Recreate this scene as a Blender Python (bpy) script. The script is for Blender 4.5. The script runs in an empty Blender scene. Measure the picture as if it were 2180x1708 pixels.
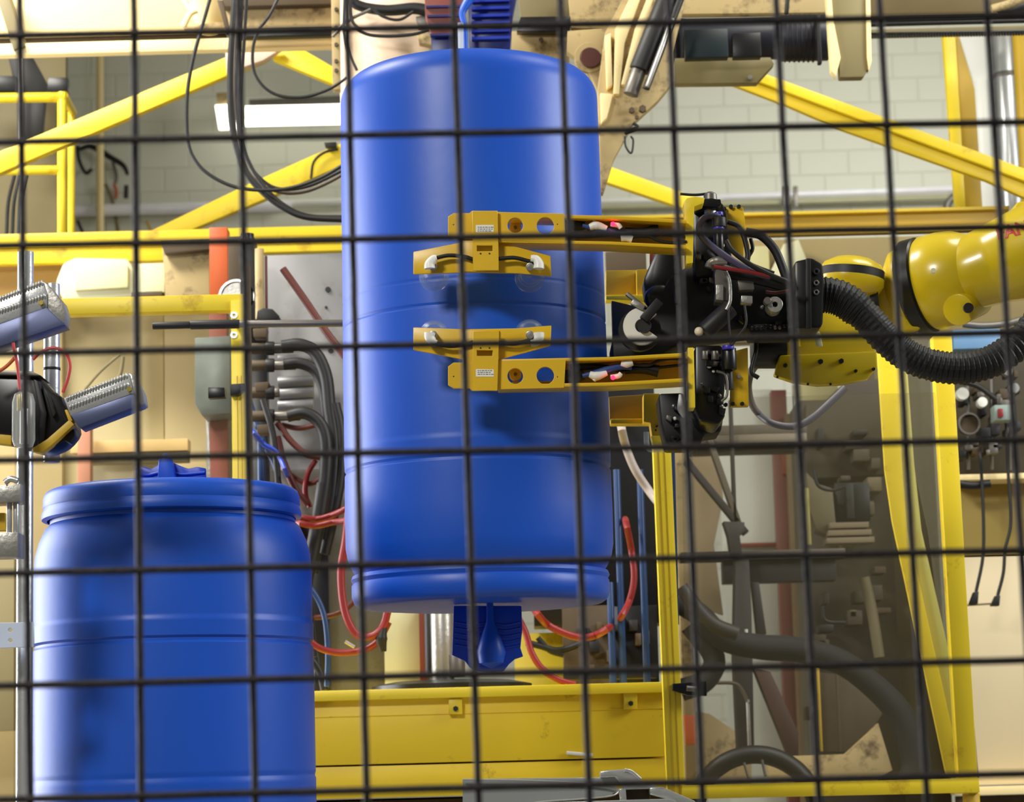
import bpy, bmesh, math, random
from mathutils import Vector, Matrix
from mathutils.bvhtree import BVHTree
random.seed(7)
S = bpy.context.scene
COL = S.collection
# ---------------------------------------------------------------- camera
F_PX = 5335.0
CAM = Vector((0, 0, 1.6))
PITCH, ROLL = math.radians(8.53), math.radians(1.5)
FW = Vector((0, math.cos(PITCH), math.sin(PITCH)))
R0 = Vector((1, 0, 0)); U0 = Vector((0, -math.sin(PITCH), math.cos(PITCH)))
RT = R0*math.cos(ROLL) - U0*math.sin(ROLL)
UP = U0*math.cos(ROLL) + R0*math.sin(ROLL)
cd = bpy.data.cameras.new('camera'); cam = bpy.data.objects.new('camera', cd); COL.objects.link(cam)
cam.matrix_world = Matrix(((RT.x, UP.x, -FW.x, CAM.x), (RT.y, UP.y, -FW.y, CAM.y), (RT.z, UP.z, -FW.z, CAM.z), (0, 0, 0, 1)))
cd.sensor_width = 36; cd.lens = F_PX/2180*36; cd.clip_end = 100; cd.clip_start = .05
cd.dof.use_dof = True; cd.dof.focus_distance = 5.1; cd.dof.aperture_fstop = 8.5
S.camera = cam
# ---------------------------------------------------------------- world, lights, exposure
w = bpy.data.worlds.new('hall_light'); S.world = w; w.use_nodes = True
w.node_tree.nodes['Background'].inputs[0].default_value = (1.0, .97, .9, 1)
w.node_tree.nodes['Background'].inputs[1].default_value = .15
def area(name, loc, tgt, sx, sy, e, col=(1, .97, .9), spread=180):
    l = bpy.data.lights.new(name, 'AREA'); l.shape = 'RECTANGLE'; l.size = sx; l.size_y = sy; l.energy = e; l.color = col
    l.spread = math.radians(spread)
    o = bpy.data.objects.new(name, l); COL.objects.link(o); o.location = loc
    o.rotation_euler = (Vector(tgt)-Vector(loc)).to_track_quat('-Z', 'Y').to_euler(); return o
area('ceiling_tube_light', (-2.0, 1.6, 4.6), (-.1, 5.6, 2.2), .8, .5, 125)
area('side_window_light', (-4.9, 7.9, 2.7), (-.6, 5.4, 2.2), 3.4, 3.6, 350, (.97, .98, 1))
area('side_lamp_light', (4.3, 4.9, 4.0), (0, 5.4, 2.6), 1.6, 1.6, 150, (.96, .98, 1))
area('bay_lamp_light', (-3.0, 6.6, 6.2), (-1.2, 8.4, 2), 2.5, 1.0, 195, (1, .97, .88), 110)
area('bay_lamp_light', (2.6, 6.0, 6.2), (1.2, 8.5, 1.6), 2.5, 1.0, 62, (1, .97, .88), 110)
area('bay_lamp_light', (3.4, 15.5, 6.8), (3.2, 20, 3.2), 3.0, 1.4, 210, (1, .99, .93))
S.view_settings.view_transform = 'Standard'; S.view_settings.look = 'None'
S.view_settings.gamma = 1; S.view_settings.exposure = -0.06; S.view_settings.use_curve_mapping = False
# ---------------------------------------------------------------- helpers
def P(px, py, Y):
    d = FW + RT*((px-1090)/F_PX) - UP*((py-854)/F_PX)
    return CAM + d*(Y/d.y)
def lin(c):
    return tuple(((v/255)/12.92 if v/255 <= .04045 else ((v/255+.055)/1.055)**2.4) for v in c) + (1,)
MATS = {}
def mat(name, rgb, rough=.5, metal=0, var=.12, scale=8, bump=.0, wear=None, wear_amt=.0, coat=0):
    if name in MATS: return MATS[name]
    m = bpy.data.materials.new(name); m.use_nodes = True; nt = m.node_tree; b = nt.nodes['Principled BSDF']
    tc = nt.nodes.new('ShaderNodeTexCoord'); n = nt.nodes.new('ShaderNodeTexNoise')
    n.inputs['Scale'].default_value = scale; n.inputs['Detail'].default_value = 6
    nt.links.new(tc.outputs['Object'], n.inputs['Vector'])
    mx = nt.nodes.new('ShaderNodeMix'); mx.data_type = 'RGBA'
    a = lin(rgb); mx.inputs[6].default_value = tuple(v*(1-var) for v in a[:3])+(1,); mx.inputs[7].default_value = tuple(min(1, v*(1+var)) for v in a[:3])+(1,)
    nt.links.new(n.outputs['Fac'], mx.inputs[0]); out = mx.outputs[2]
    if wear:
        n2 = nt.nodes.new('ShaderNodeTexNoise'); n2.inputs['Scale'].default_value = scale*2.2; n2.inputs['Detail'].default_value = 10; n2.inputs['Roughness'].default_value = .7
        nt.links.new(tc.outputs['Object'], n2.inputs['Vector'])
        cr = nt.nodes.new('ShaderNodeValToRGB'); cr.color_ramp.elements[0].position = .60-.2*wear_amt; cr.color_ramp.elements[1].position = .72-.1*wear_amt
        nt.links.new(n2.outputs['Fac'], cr.inputs[0])
        m2 = nt.nodes.new('ShaderNodeMix'); m2.data_type = 'RGBA'; nt.links.new(out, m2.inputs[6]); m2.inputs[7].default_value = lin(wear)
        nt.links.new(cr.outputs[0], m2.inputs[0]); out = m2.outputs[2]
    nt.links.new(out, b.inputs['Base Color'])
    b.inputs['Roughness'].default_value = rough; b.inputs['Metallic'].default_value = metal
    if coat: b.inputs['Coat Weight'].default_value = coat; b.inputs['Coat Roughness'].default_value = .15
    if bump:
        bp = nt.nodes.new('ShaderNodeBump'); bp.inputs['Strength'].default_value = bump; bp.inputs['Distance'].default_value = .01
        n3 = nt.nodes.new('ShaderNodeTexNoise'); n3.inputs['Scale'].default_value = scale*9; nt.links.new(tc.outputs['Object'], n3.inputs['Vector'])
        nt.links.new(n3.outputs['Fac'], bp.inputs['Height']); nt.links.new(bp.outputs[0], b.inputs['Normal'])
    MATS[name] = m; return m
def emis(name, rgb, e):
    m = bpy.data.materials.new(name); m.use_nodes = True; b = m.node_tree.nodes['Principled BSDF']
    b.inputs['Base Color'].default_value = lin(rgb); b.inputs['Emission Color'].default_value = lin(rgb); b.inputs['Emission Strength'].default_value = e; return m
def sheet(name, rgb, clear):
    m = bpy.data.materials.new(name); m.use_nodes = True; nt = m.node_tree; b = nt.nodes['Principled BSDF']
    b.inputs['Base Color'].default_value = lin(rgb); b.inputs['Roughness'].default_value = .18
    t = nt.nodes.new('ShaderNodeBsdfTransparent'); mx = nt.nodes.new('ShaderNodeMixShader'); mx.inputs[0].default_value = clear
    nt.links.new(b.outputs[0], mx.inputs[1]); nt.links.new(t.outputs[0], mx.inputs[2]); nt.links.new(mx.outputs[0], nt.nodes['Material Output'].inputs[0]); return m
BLUE = mat('blue_plastic', (20, 84, 200), .42, var=.05, scale=3, bump=.03)
BLUE2 = mat('blue_plastic_dark_flash', (16, 70, 196), .35, var=.1, scale=14)
YEL = mat('yellow_paint', (240, 211, 42), .42, var=.06, scale=4, wear=(190, 150, 30), wear_amt=.1)
YELW = mat('worn_yellow_paint', (240, 205, 34), .45, var=.05, scale=3, wear=(120, 88, 20), wear_amt=.02)
GOLD = mat('gripper_yellow_paint', (220, 178, 28), .36, var=.06, scale=9)
OCH = mat('ochre_and_shaded_yellow', (196, 160, 34), .5, var=.12, scale=5)  # ochre parts; also painted shade on the yellow column's web
ROBY = mat('robot_yellow_paint', (214, 186, 26), .28, var=.04, scale=5, coat=.3)
CREAM = mat('cream_paint', (252, 228, 168), .5, var=.05, scale=2, wear=(205, 175, 115), wear_amt=-.05)
CREAMD = mat('dirty_cream_paint', (176, 154, 106), .6, var=.2, scale=5, wear=(84, 66, 42), wear_amt=.4)
TAN = mat('tan_panel', (180, 160, 110), .6, var=.12, scale=1.6)
OLIVE = mat('olive_grey_panel', (120, 108, 72), .6, var=.2, scale=3)
PALE = mat('pale_green_cream', (216, 214, 176), .5, var=.05, scale=3)
BRN = mat('brown_grime_and_shade', (76, 62, 42), .7, var=.4, scale=7)  # grimy brown parts; also painted shade in a groove and a pocket
BLK = mat('black_rubber', (9, 9, 10), .5, var=.2, scale=20)
BLKG = mat('black_gloss_plastic', (8, 8, 9), .34, var=.2, scale=20)
CHAR = mat('charcoal_steel', (38, 37, 36), .5, .3, var=.3, scale=9)
WIRE = mat('fence_wire_steel', (56, 52, 53), .5, .5, var=.35, scale=60, bump=.4)
STEEL = mat('brushed_steel', (170, 168, 162), .38, .75, var=.2, scale=12, bump=.1)
STEELD = mat('dull_steel', (112, 108, 102), .45, .7, var=.3, scale=10)
PLATEN = mat('platen_steel', (122, 121, 122), .45, .45, var=.25, scale=5, wear=(110, 106, 100), wear_amt=.2)
ALU = mat('aluminium', (206, 208, 208), .3, .7, var=.08, scale=20, bump=.05)
SLATE = mat('slate_blue_anodised', (80, 88, 122), .4, .35, var=.15, scale=12)
WHITE = mat('white_paint', (236, 236, 228), .4, var=.04, scale=3)
WALLM = mat('painted_block', (214, 214, 198), .6, var=.04, scale=2)
MORT = mat('block_joint', (204, 204, 188), .7, var=.05, scale=2)
RUST = mat('rust_red_paint', (120, 50, 28), .55, var=.2, scale=8)
ORNG = mat('orange_paint', (184, 82, 30), .5, var=.12, scale=8)
REDH = mat('red_hose', (128, 28, 30), .4, var=.1, scale=20)
REDD = mat('dark_red_hose', (88, 34, 24), .45, var=.2, scale=20)
REDP = mat('red_brown_primer', (120, 56, 44), .55, var=.25, scale=14)
BLUP = mat('blue_pipe_paint', (26, 56, 104), .4, var=.15, scale=10)
NAVY = mat('navy_film', (26, 34, 96), .35, var=.5, scale=25)
MOTB = mat('motor_navy_black', (20, 22, 36), .45, var=.3, scale=8)
TEAL = mat('dark_teal', (6, 24, 28), .4, var=.2, scale=8)
CONC = mat('concrete', (140, 134, 120), .8, var=.12, scale=1)
CLEAR = sheet('clear_plastic', (225, 228, 225), .72)
CUP = sheet('translucent_cup', (130, 145, 165), .8)
PANE = sheet('polycarbonate_pane', (120, 112, 84), .86)
PANEG = sheet('grey_polycarbonate', (120, 116, 100), .5)
LED = emis('led_red', (255, 20, 50), 9)
TUBEL = emis('lit_fluorescent_tube', (255, 253, 236), 4)

ROOTS = []
def reg(o, par, Wl=None):
    COL.objects.link(o)
    if par is not None: o.parent = par
    o['_w'] = 0 if Wl is None else 1
    if Wl is not None: o.location = Wl
    return o
def T(name, label, cat, group=None, kind=None):
    o = bpy.data.objects.new(name, None); o.empty_display_size = .05
    tag(o, label, cat, group, kind); reg(o, None); ROOTS.append(o); return o
def tag(o, label=None, cat=None, group=None, kind=None):
    if label: o['label'] = label
    if cat: o['category'] = cat
    if group: o['group'] = group
    if kind: o['kind'] = kind
    return o
def fin(name, bm, m, par=None, smooth=False, bevel=0, L=None, cat=None, group=None, kind=None, seg=2):
    bmesh.ops.recalc_face_normals(bm, faces=bm.faces)
    if bevel:
        es = [e for e in bm.edges if len(e.link_faces) == 2 and e.calc_face_angle(0) > .5]
        try: bmesh.ops.bevel(bm, geom=es, offset=bevel, segments=seg, affect='EDGES', profile=.5, clamp_overlap=True)
        except Exception: pass
    me = bpy.data.meshes.new(name); bm.to_mesh(me); bm.free(); me.materials.append(m)
    if smooth or bevel:
        me.polygons.foreach_set('use_smooth', [True]*len(me.polygons))
        me.set_sharp_from_angle(angle=math.radians(38))
    o = bpy.data.objects.new(name, me); reg(o, par); tag(o, L, cat, group, kind); return o
def pl(name, pts, Y, dep, m, par=None, bevel=.0015, **k):
    """prism: outline at depth Y pushed back by dep metres"""
    if Y > 7 and max(y for x, y in pts) < 560: dep = min(dep, .045)
    bm = bmesh.new(); vs = [bm.verts.new(P(x, y, Y)) for x, y in pts]; f = bm.faces.new(vs)
    r = bmesh.ops.extrude_face_region(bm, geom=[f]); bmesh.ops.translate(bm, verts=[v for v in r['geom'] if isinstance(v, bmesh.types.BMVert)], vec=(0, dep, 0))
    bmesh.ops.triangulate(bm, faces=[f for f in bm.faces if len(f.verts) > 4]) if False else None
    return fin(name, bm, m, par, bevel=bevel, **k)
def bxw(name, x0, x1, y0, y1, z0, z1, m, par=None, bevel=.0015, **k):
    bm = bmesh.new(); bmesh.ops.create_cube(bm, size=1)
    for v in bm.verts: v.co = Vector(((x0+x1)/2+v.co.x*(x1-x0), (y0+y1)/2+v.co.y*(y1-y0), (z0+z1)/2+v.co.z*(z1-z0)))
    return fin(name, bm, m, par, bevel=bevel, **k)
def rc(name, x0, y0, x1, y1, Y, dep, m, par=None, bevel=.0015, z0=None, **k):
    if Y > 7 and y1 < 620 and z0 is None: dep = min(dep, .045)
    a = P(x0, (y0+y1)/2, Y); b = P(x1, (y0+y1)/2, Y); t = P((x0+x1)/2, y0, Y); bt = P((x0+x1)/2, y1, Y)
    return bxw(name, a.x, b.x, Y, Y+dep, bt.z if z0 is None else z0, t.z, m, par, bevel, **k)
def smooth_path(pts, n=6):
    if len(pts) < 3: return pts
    q = [pts[0]*2-pts[1]]+pts+[pts[-1]*2-pts[-2]]; out = []
    for i in range(1, len(q)-2):
        a, b, c, d = q[i-1:i+3]
        for j in range(n):
            t = j/n; out.append(.5*((2*b)+(c-a)*t+(2*a-5*b+4*c-d)*t*t+(3*b-a-3*c+d)*t*t*t))
    out.append(pts[-1]); return out
def sweep(bm, path, radf, seg=10):
    n = len(path); prev = None; rings = []
    tn = (path[1]-path[0]).normalized(); nm = tn.orthogonal().normalized()
    for i, p in enumerate(path):
        t = (path[min(i+1, n-1)]-path[max(i-1, 0)]).normalized()
        nm = (nm-t*nm.dot(t)).normalized(); bn = t.cross(nm); r = radf(i/(n-1))
        rings.append([bm.verts.new(p+(nm*math.cos(a)+bn*math.sin(a))*r) for a in [2*math.pi*k/seg for k in range(seg)]])
    for a, b in zip(rings, rings[1:]):
        for k in range(seg): bm.faces.new((a[k], a[(k+1) % seg], b[(k+1) % seg], b[k]))
    bm.faces.new(rings[0]); bm.faces.new(list(reversed(rings[-1])))
def W3(pts, Y):
    out = []
    for i, p in enumerate(pts):
        out.append(P(p[0], p[1], p[2] if len(p) > 2 else Y))
    return out
def tb(name, pts, Y, rpx, m, par=None, seg=10, n=6, straight=False, **k):
    wp = W3(pts, Y); Ym = sum(p.y for p in wp)/len(wp)
    path = wp if straight else smooth_path(wp, n)
    rr = rpx if isinstance(rpx, (list, tuple)) else [rpx, rpx]
    def rf(t):
        u = t*(len(rr)-1); i = min(int(u), len(rr)-2); return (rr[i]+(rr[i+1]-rr[i])*(u-i))*Ym/F_PX
    bm = bmesh.new(); sweep(bm, path, rf, seg); return fin(name, bm, m, par, smooth=True, **k)
def cyl(name, a, b, Y, rpx, m, par=None, seg=24, bevel=.002, **k):
    wp = W3([a, b], Y); r = rpx*(wp[0].y+wp[1].y)/2/F_PX
    bm = bmesh.new(); sweep(bm, wp, lambda t: r, seg); return fin(name, bm, m, par, bevel=bevel, **k)
def vcyl(name, px, y0, y1, Y, rpx, m, par=None, z0=None, seg=24, bevel=.001, **k):
    t = P(px, y0, Y); b = P(px, y1, Y); c = P(px, (y0+y1)/2, Y); r = rpx*Y/F_PX
    bm = bmesh.new(); sweep(bm, [Vector((c.x, Y, t.z)), Vector((c.x, Y, b.z if z0 is None else z0))], lambda q: r, seg); return fin(name, bm, m, par, bevel=bevel, **k)
def lathe(name, prof, c, m, par=None, seg=96, axis=None, **k):
    """profile of (radius, height) about an axis through c"""
    bm = bmesh.new(); ax = (axis or Vector((0, 0, 1))).normalized(); q = Vector((0, 0, 1)).rotation_difference(ax)
    rings = []
    for r, z in prof:
        if r < 1e-5: rings.append([bm.verts.new(c+q@Vector((0, 0, z)))])
        else: rings.append([bm.verts.new(c+q@Vector((r*math.cos(a), r*math.sin(a), z))) for a in [2*math.pi*i/seg for i in range(seg)]])
    for a, b in zip(rings, rings[1:]):
        for i in range(seg):
            j = (i+1) % seg
            if len(a) == 1 and len(b) == 1: continue
            if len(a) == 1: bm.faces.new((a[0], b[i], b[j]))
            elif len(b) == 1: bm.faces.new((a[i], b[0], a[j]))
            else: bm.faces.new((a[i], b[i], b[j], a[j]))
    return fin(name, bm, m, par, smooth=True, **k)
def disc(name, px, py, Y, rpx, dep, m, par=None, inner=0, a0=0, a1=360, seg=32, **k):
    """disc or ring or arc segment facing the viewer side, thickness dep"""
    c = P(px, py, Y); s = Y/F_PX; R = rpx*s; r = inner*s; bm = bmesh.new(); full = a1-a0 >= 360
    n = seg if full else seg+1
    if r == 0 and full:
        vs = [bm.verts.new(c+Vector((R*math.cos(2*math.pi*i/seg), 0, R*math.sin(2*math.pi*i/seg)))) for i in range(seg)]; fs = [bm.faces.new(vs)]
    else:
        r = max(r, 1e-4); A = [math.radians(a0+(a1-a0)*i/seg) for i in range(n)]
        o_ = [bm.verts.new(c+Vector((R*math.cos(a), 0, R*math.sin(a)))) for a in A]; i_ = [bm.verts.new(c+Vector((r*math.cos(a), 0, r*math.sin(a)))) for a in A]
        fs = []
        for i in range(seg): j = (i+1) % n; fs.append(bm.faces.new((o_[i], o_[j], i_[j], i_[i])))
    g = bmesh.ops.extrude_face_region(bm, geom=fs); bmesh.ops.translate(bm, verts=[v for v in g['geom'] if isinstance(v, bmesh.types.BMVert)], vec=(0, dep, 0))
    return fin(name, bm, m, par, bevel=.0006, seg=1, **k)
def plate(name, pts, holes, Y, dep, m, par=None, **k):
    """flat plate with round or polygonal holes, through a filled 2D curve"""
    cu = bpy.data.curves.new('c', 'CURVE'); cu.dimensions = '2D'; cu.fill_mode = 'BOTH'; cu.extrude = dep/2; cu.bevel_depth = .001
    def spl(w):
        s = cu.splines.new('POLY'); s.points.add(len(w)-1); s.use_cyclic_u = True
        for q, v in zip(s.points, w): q.co = (v.x, v.z, 0, 1)
    spl([P(x, y, Y) for x, y in pts])
    for h in holes:
        if len(h) == 3:
            c = P(h[0], h[1], Y); r = h[2]*Y/F_PX; spl([c+Vector((r*math.cos(a), 0, r*math.sin(a))) for a in [2*math.pi*i/28 for i in range(28)]])
        else: spl([P(x, y, Y) for x, y in zip(h[::2], h[1::2])])
    o = bpy.data.objects.new('c', cu); COL.objects.link(o); bpy.context.view_layer.update()
    me = bpy.data.meshes.new_from_object(o.evaluated_get(bpy.context.evaluated_depsgraph_get())); bpy.data.objects.remove(o)
    me.transform(Matrix(((1, 0, 0, 0), (0, 0, 1, Y+dep/2), (0, 1, 0, 0), (0, 0, 0, 1)))); me.flip_normals()
    me.materials.clear(); me.materials.append(m); me.name = name
    o = bpy.data.objects.new(name, me); reg(o, par); tag(o, k.get('L'), k.get('cat')); return o
def ball(name, px, py, Y, rpx, m, par=None, sc=(1, 1, 1), **k):
    c = P(px, py, Y); bm = bmesh.new(); bmesh.ops.create_uvsphere(bm, u_segments=20, v_segments=12, radius=rpx*Y/F_PX)
    for v in bm.verts: v.co = Vector((v.co.x*sc[0], v.co.y*sc[1], v.co.z*sc[2]))+c
    return fin(name, bm, m, par, smooth=True, **k)
BOLT = {}
def bolt(px, py, Y, rpx, par, m=None, name='bolt'):
    m = m or CHAR; key = (round(rpx*Y, 2), m.name)
    if key not in BOLT:
        bm = bmesh.new(); r = rpx*Y/F_PX
        bmesh.ops.create_cone(bm, cap_ends=True, segments=6, radius1=r, radius2=r*.9, depth=r*1.4); bmesh.ops.rotate(bm, verts=bm.verts, matrix=Matrix.Rotation(math.pi/2, 3, 'X'))
        me = bpy.data.meshes.new(name); bm.to_mesh(me); bm.free(); me.materials.append(m); BOLT[key] = me
    o = bpy.data.objects.new(name, BOLT[key]); reg(o, par, P(px, py, Y)); return o
def bar(name, a, b, Y, wpx, dep, m, par=None, **k):
    """straight bar between two pixel points: width in px across, depth dep in metres"""
    A, B = W3([a, b], Y); d = (B-A).normalized(); up = d.cross(Vector((0, 1, 0))).normalized(); h = wpx/2*(A.y+B.y)/2/F_PX
    bm = bmesh.new(); q = []
    for p in (A, B):
        for s, t in ((-1, 0), (1, 0), (1, 1), (-1, 1)): q.append(bm.verts.new(p+up*h*s+Vector((0, dep*t, 0))))
    for f in ((0, 1, 2, 3), (7, 6, 5, 4), (0, 4, 5, 1), (1, 5, 6, 2), (2, 6, 7, 3), (3, 7, 4, 0)): bm.faces.new([q[i] for i in f])
    return fin(name, bm, m, par, bevel=k.pop('bevel', .0015), **k)

# ================================================================ SETTING
bxw('floor', -12, 12, -3, 20.4, -.1, 0, CONC, bevel=0, kind='structure', L='grey concrete floor of the factory hall')
bxw('ceiling', -12, 12, 1.0, 20.4, 9, 9.1, WALLM, bevel=0, kind='structure', L='pale ceiling high over the hall')
bxw('wall_left', -12.1, -12, -3, 20.4, 0, 9, WALLM, bevel=0, kind='structure', L='pale side wall')
bxw('wall_right', 12, 12.1, -3, 20.4, 0, 9, WALLM, bevel=0, kind='structure', L='pale side wall')
wall = bxw('wall_back', -12, 12, 20.0, 20.3, 0, 9, MORT, bevel=0, kind='structure', L='pale painted concrete block wall behind the machines')
bw, bh, gp = .39, .19, .01
bm = bmesh.new(); bmesh.ops.create_cube(bm, size=1)
for v in bm.verts: v.co = Vector((v.co.x*bw, v.co.y*.05, v.co.z*bh))
bmesh.ops.bevel(bm, geom=bm.edges[:], offset=.004, segments=1, affect='EDGES')
bme = bpy.data.meshes.new('block'); bm.to_mesh(bme); bm.free(); bme.materials.append(WALLM)
vis = []; rest = []
for j in range(0, 45):
    z = (j+.5)*.2
    for i in range(-30, 30):
        x = (i+.5+(.5 if j % 2 else 0))*.4
        (vis if (5.35 < z < 7.95 and -4.6 < x < 4.6) else rest).append((x, z))
for x, z in vis[:300]:
    o = bpy.data.objects.new('block', bme); reg(o, wall, Vector((x, 20.02, z)))
rest += vis[300:]
bm = bmesh.new()
for x, z in rest:
    if abs(x) > 6 or z < 1.5: continue
    vs = [bm.verts.new((x+sx*(bw/2), 19.995+dy, z+sz*(bh/2))) for dy in (0, .05) for sx, sz in ((-1, -1), (1, -1), (1, 1), (-1, 1))]
    bm.faces.new(vs[:4])
    for k in range(4): bm.faces.new((vs[k], vs[(k+1) % 4], vs[4+(k+1) % 4], vs[4+k]))
fin('block', bm, WALLM, wall, kind='stuff')

# ================================================================ FENCE
fen = T('mesh_fence_panel', 'dark welded wire mesh safety fence nearest the viewer, square openings', 'fence')
V = [(-196, -178), (42, 64), (285, 301), (508, 544), (738, 781), (965, 1019), (1193, 1255), (1423, 1496), (1652, 1744), (1872, 1974), (2100, 2208), (2330, 2445)]
V = [(V[0][0]-236*i, V[0][1]-246*i) for i in range(6, 0, -1)]+V+[(V[-1][0]+234*i, V[-1][1]+245*i) for i in range(1, 7)]
for a, b in V:
    wp = [P(a-(b-a)*.15, -256, 2.306), P(b+(b-a)*.15, 1964, 2.306)]
    bm = bmesh.new(); n = 50
    path = [wp[0].lerp(wp[1], i/n)+Vector((random.uniform(-.0002, .0002), 0, 0)) for i in range(n+1)]
    sweep(bm, path, lambda t: .0035, 10); fin('wire', bm, WIRE, fen, smooth=True)
H = [(-150, -193), (76, 33), (303, 260), (523, 483), (753, 708), (980, 937), (1221, 1172), (1461, 1406), (1703, 1648), (1948, 1890)]
for a, b in H:
    wp = [P(-1700, a+(a-b)*.78, 2.3), P(3880, b-(a-b)*.78, 2.3)]
    bm = bmesh.new(); n = 60
    path = [wp[0].lerp(wp[1], i/n)+Vector((0, 0, random.uniform(-.0002, .0002))) for i in range(n+1)]
    sweep(bm, path, lambda t: .0035, 10); fin('wire', bm, WIRE, fen, smooth=True)

# ================================================================ DRUMS
RD = .2885
# hanging drum, closed end up
c = P(1010, 700, 5.4)
def zz(py, Y=5.4, px=1010): return P(px, py, Y).z
hd = T('blue_drum', 'large blue plastic drum held upside down by the robot gripper', 'drum')
zt = zz(100, 5.16); zb = zz(1190)
def rounded(z, r, rc_, n=10):   # upper shoulder points from the centre outwards
    return [(r-rc_+rc_*math.sin(a), z-rc_+rc_*math.cos(a)) for a in [math.pi/2*i/n for i in range(n+1)]]
prof = [(0, zt+.004), (.12, zt+.003), (.2, zt+.001)] + rounded(zt, RD-.004, .06)
def groove(z, r, d=.0018, h=.006): return [(r, z+h+.006), (r, z+h+.0005), (r, z+h), (r-d, z+h*.3), (r-d, z-h*.3), (r, z-h), (r, z-h-.0005), (r, z-h-.006)]
def step(z, r, dr=.0015): return [(r, z+.008), (r, z+.002), (r+dr, z-.002), (r+dr, z-.008)]
prof += [(RD-.003, zz(300))] + groove(zz(645), RD-.0015, .0007, .005) + groove(zz(697), RD-.001, .0022, .005)+[(RD, zz(800))]
prof += step(zz(962), RD, .0008) + groove(zz(1006), RD, .0032, .006) + [(RD+.001, zz(1100)), (RD+.0005, zz(1165)), (RD-.004, zz(1190)), (RD-.014, zz(1212)), (RD-.021, zz(1222))]
lathe('body', prof, Vector((c.x, 5.4, 0)), BLUE, hd)
r2 = RD-.012
lathe('rim_band', [(RD-.022, zz(1221)), (r2-.001, zz(1224)), (r2+.002, zz(1232)), (r2-.002, zz(1240)), (r2+.001, zz(1244)), (r2+.001, zz(1268)), (r2-.004, zz(1282)), (r2-.014, zz(1289)), (.24, zz(1291)), (.1, zz(1288)), (0, zz(1286))], Vector((c.x, 5.4, 0)), BLUE, hd)
fl = pl('pinch_off_flap', [(966, 1290), (964, 1340), (962, 1395), (975, 1401), (990, 1408), (1000, 1422), (1018, 1430), (1046, 1433), (1072, 1430), (1084, 1414), (1096, 1404), (1114, 1398), (1108, 1380), (1112, 1340), (1110, 1290)], 5.4, .006, BLUE2, hd, bevel=.002)
lathe('stem', [(0, 0), (.005, .002), (.026, .012), (.032, .035), (.022, .065), (.009, .1), (.0065, .16)], P(1046, 1424, 5.385), BLUE, hd, seg=24)
for i in range(5):
    tb('ripple', [(968, 1325+i*12), (1004, 1330+i*12), (1038, 1326+i*12), (1075, 1331+i*12), (1108, 1325+i*12)], 5.3995, 2.6, BLUE2, fl)
# standing drum with lid
sd = T('blue_drum', 'blue plastic drum with ribbed lid standing upright at lower left', 'drum')
YS = 5.2; c2 = P(371, 1480, YS)
def z2(py): return P(371, py, YS).z
R2 = .2895
pr = [(0, .985), (.2, .985), (R2-.03, .99), (R2-.006, 1.0), (R2, 1.03)] + [(R2, z2(1668))]+groove(z2(1655), R2, .0018, .005) + [(R2, z2(1560)), (R2-.0005, z2(1400))] + list(reversed([(r, z) for r, z in groove(z2(1372), R2-.001, .003, .006)]))
pr = [(0, .985), (.2, .985), (R2-.03, .99), (R2-.006, 1.0), (R2, 1.03), (R2, z2(1672)), (R2, z2(1664)), (R2-.002, z2(1659)), (R2-.002, z2(1655)), (R2-.0005, z2(1650)), (R2-.0005, z2(1644)), (R2-.001, z2(1500)), (R2-.002, z2(1392)), (R2-.002, z2(1384)), (R2-.006, z2(1379)), (R2-.006, z2(1374)), (R2-.0015, z2(1369)), (R2-.0015, z2(1362)), (R2-.001, z2(1340)), (R2-.001, z2(1334)), (R2-.003, z2(1330)), (R2-.003, z2(1324)), (R2-.003, z2(1225)), (R2-.006, z2(1185)), (R2-.014, z2(1155)), (R2-.026, z2(1128)), (R2-.036, z2(1118)), (R2-.037, z2(1100))]
lathe('body', pr, Vector((c2.x, YS, 0)), BLUE, sd)
rl = .267
lathe('lid', [(rl-.01, z2(1110)), (rl+.001, z2(1107)), (rl+.002, z2(1098)), (rl-.001, z2(1090)), (rl-.003, z2(1084)), (rl-.001, z2(1080)), (rl-.002, z2(1062)), (rl-.006, z2(1052)), (rl-.014, z2(1047)), (.2, z2(1044)), (.08, z2(1046)), (0, z2(1046))], Vector((c2.x-.002, YS, 0)), BLUE, sd)
kb = pl('pinch_off_flap', [(290, 1050), (288, 996), (305, 993), (322, 999), (336, 990), (348, 985), (366, 984), (384, 992), (400, 998), (420, 994), (438, 997), (440, 1050)], 5.2, .008, BLUE2, sd, bevel=.002)
pl('fin', [(334, 1050), (337, 980), (343, 968), (353, 964), (362, 970), (366, 982), (370, 1000), (380, 1050)], 5.165, .03, BLUE, sd, bevel=.004)
for i in range(3): tb('ripple', [(292, 1008+i*12), (315, 1012+i*12), (345, 1006+i*12), (390, 1010+i*12), (436, 1006+i*12)], 5.198, 3.5, BLUE2, kb)
ct = T('roller_conveyor', 'low grey steel table under the upright drum', 'conveyor')
bxw('table_top', c2.x-.5, c2.x+.45, 4.85, 5.6, .93, .984, STEELD, ct)
for sx in (-.45, .4):
    for sy in (4.9, 5.5): bxw('leg', c2.x+sx, c2.x+sx+.05, sy, sy+.05, 0, .93, STEELD, ct)

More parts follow.
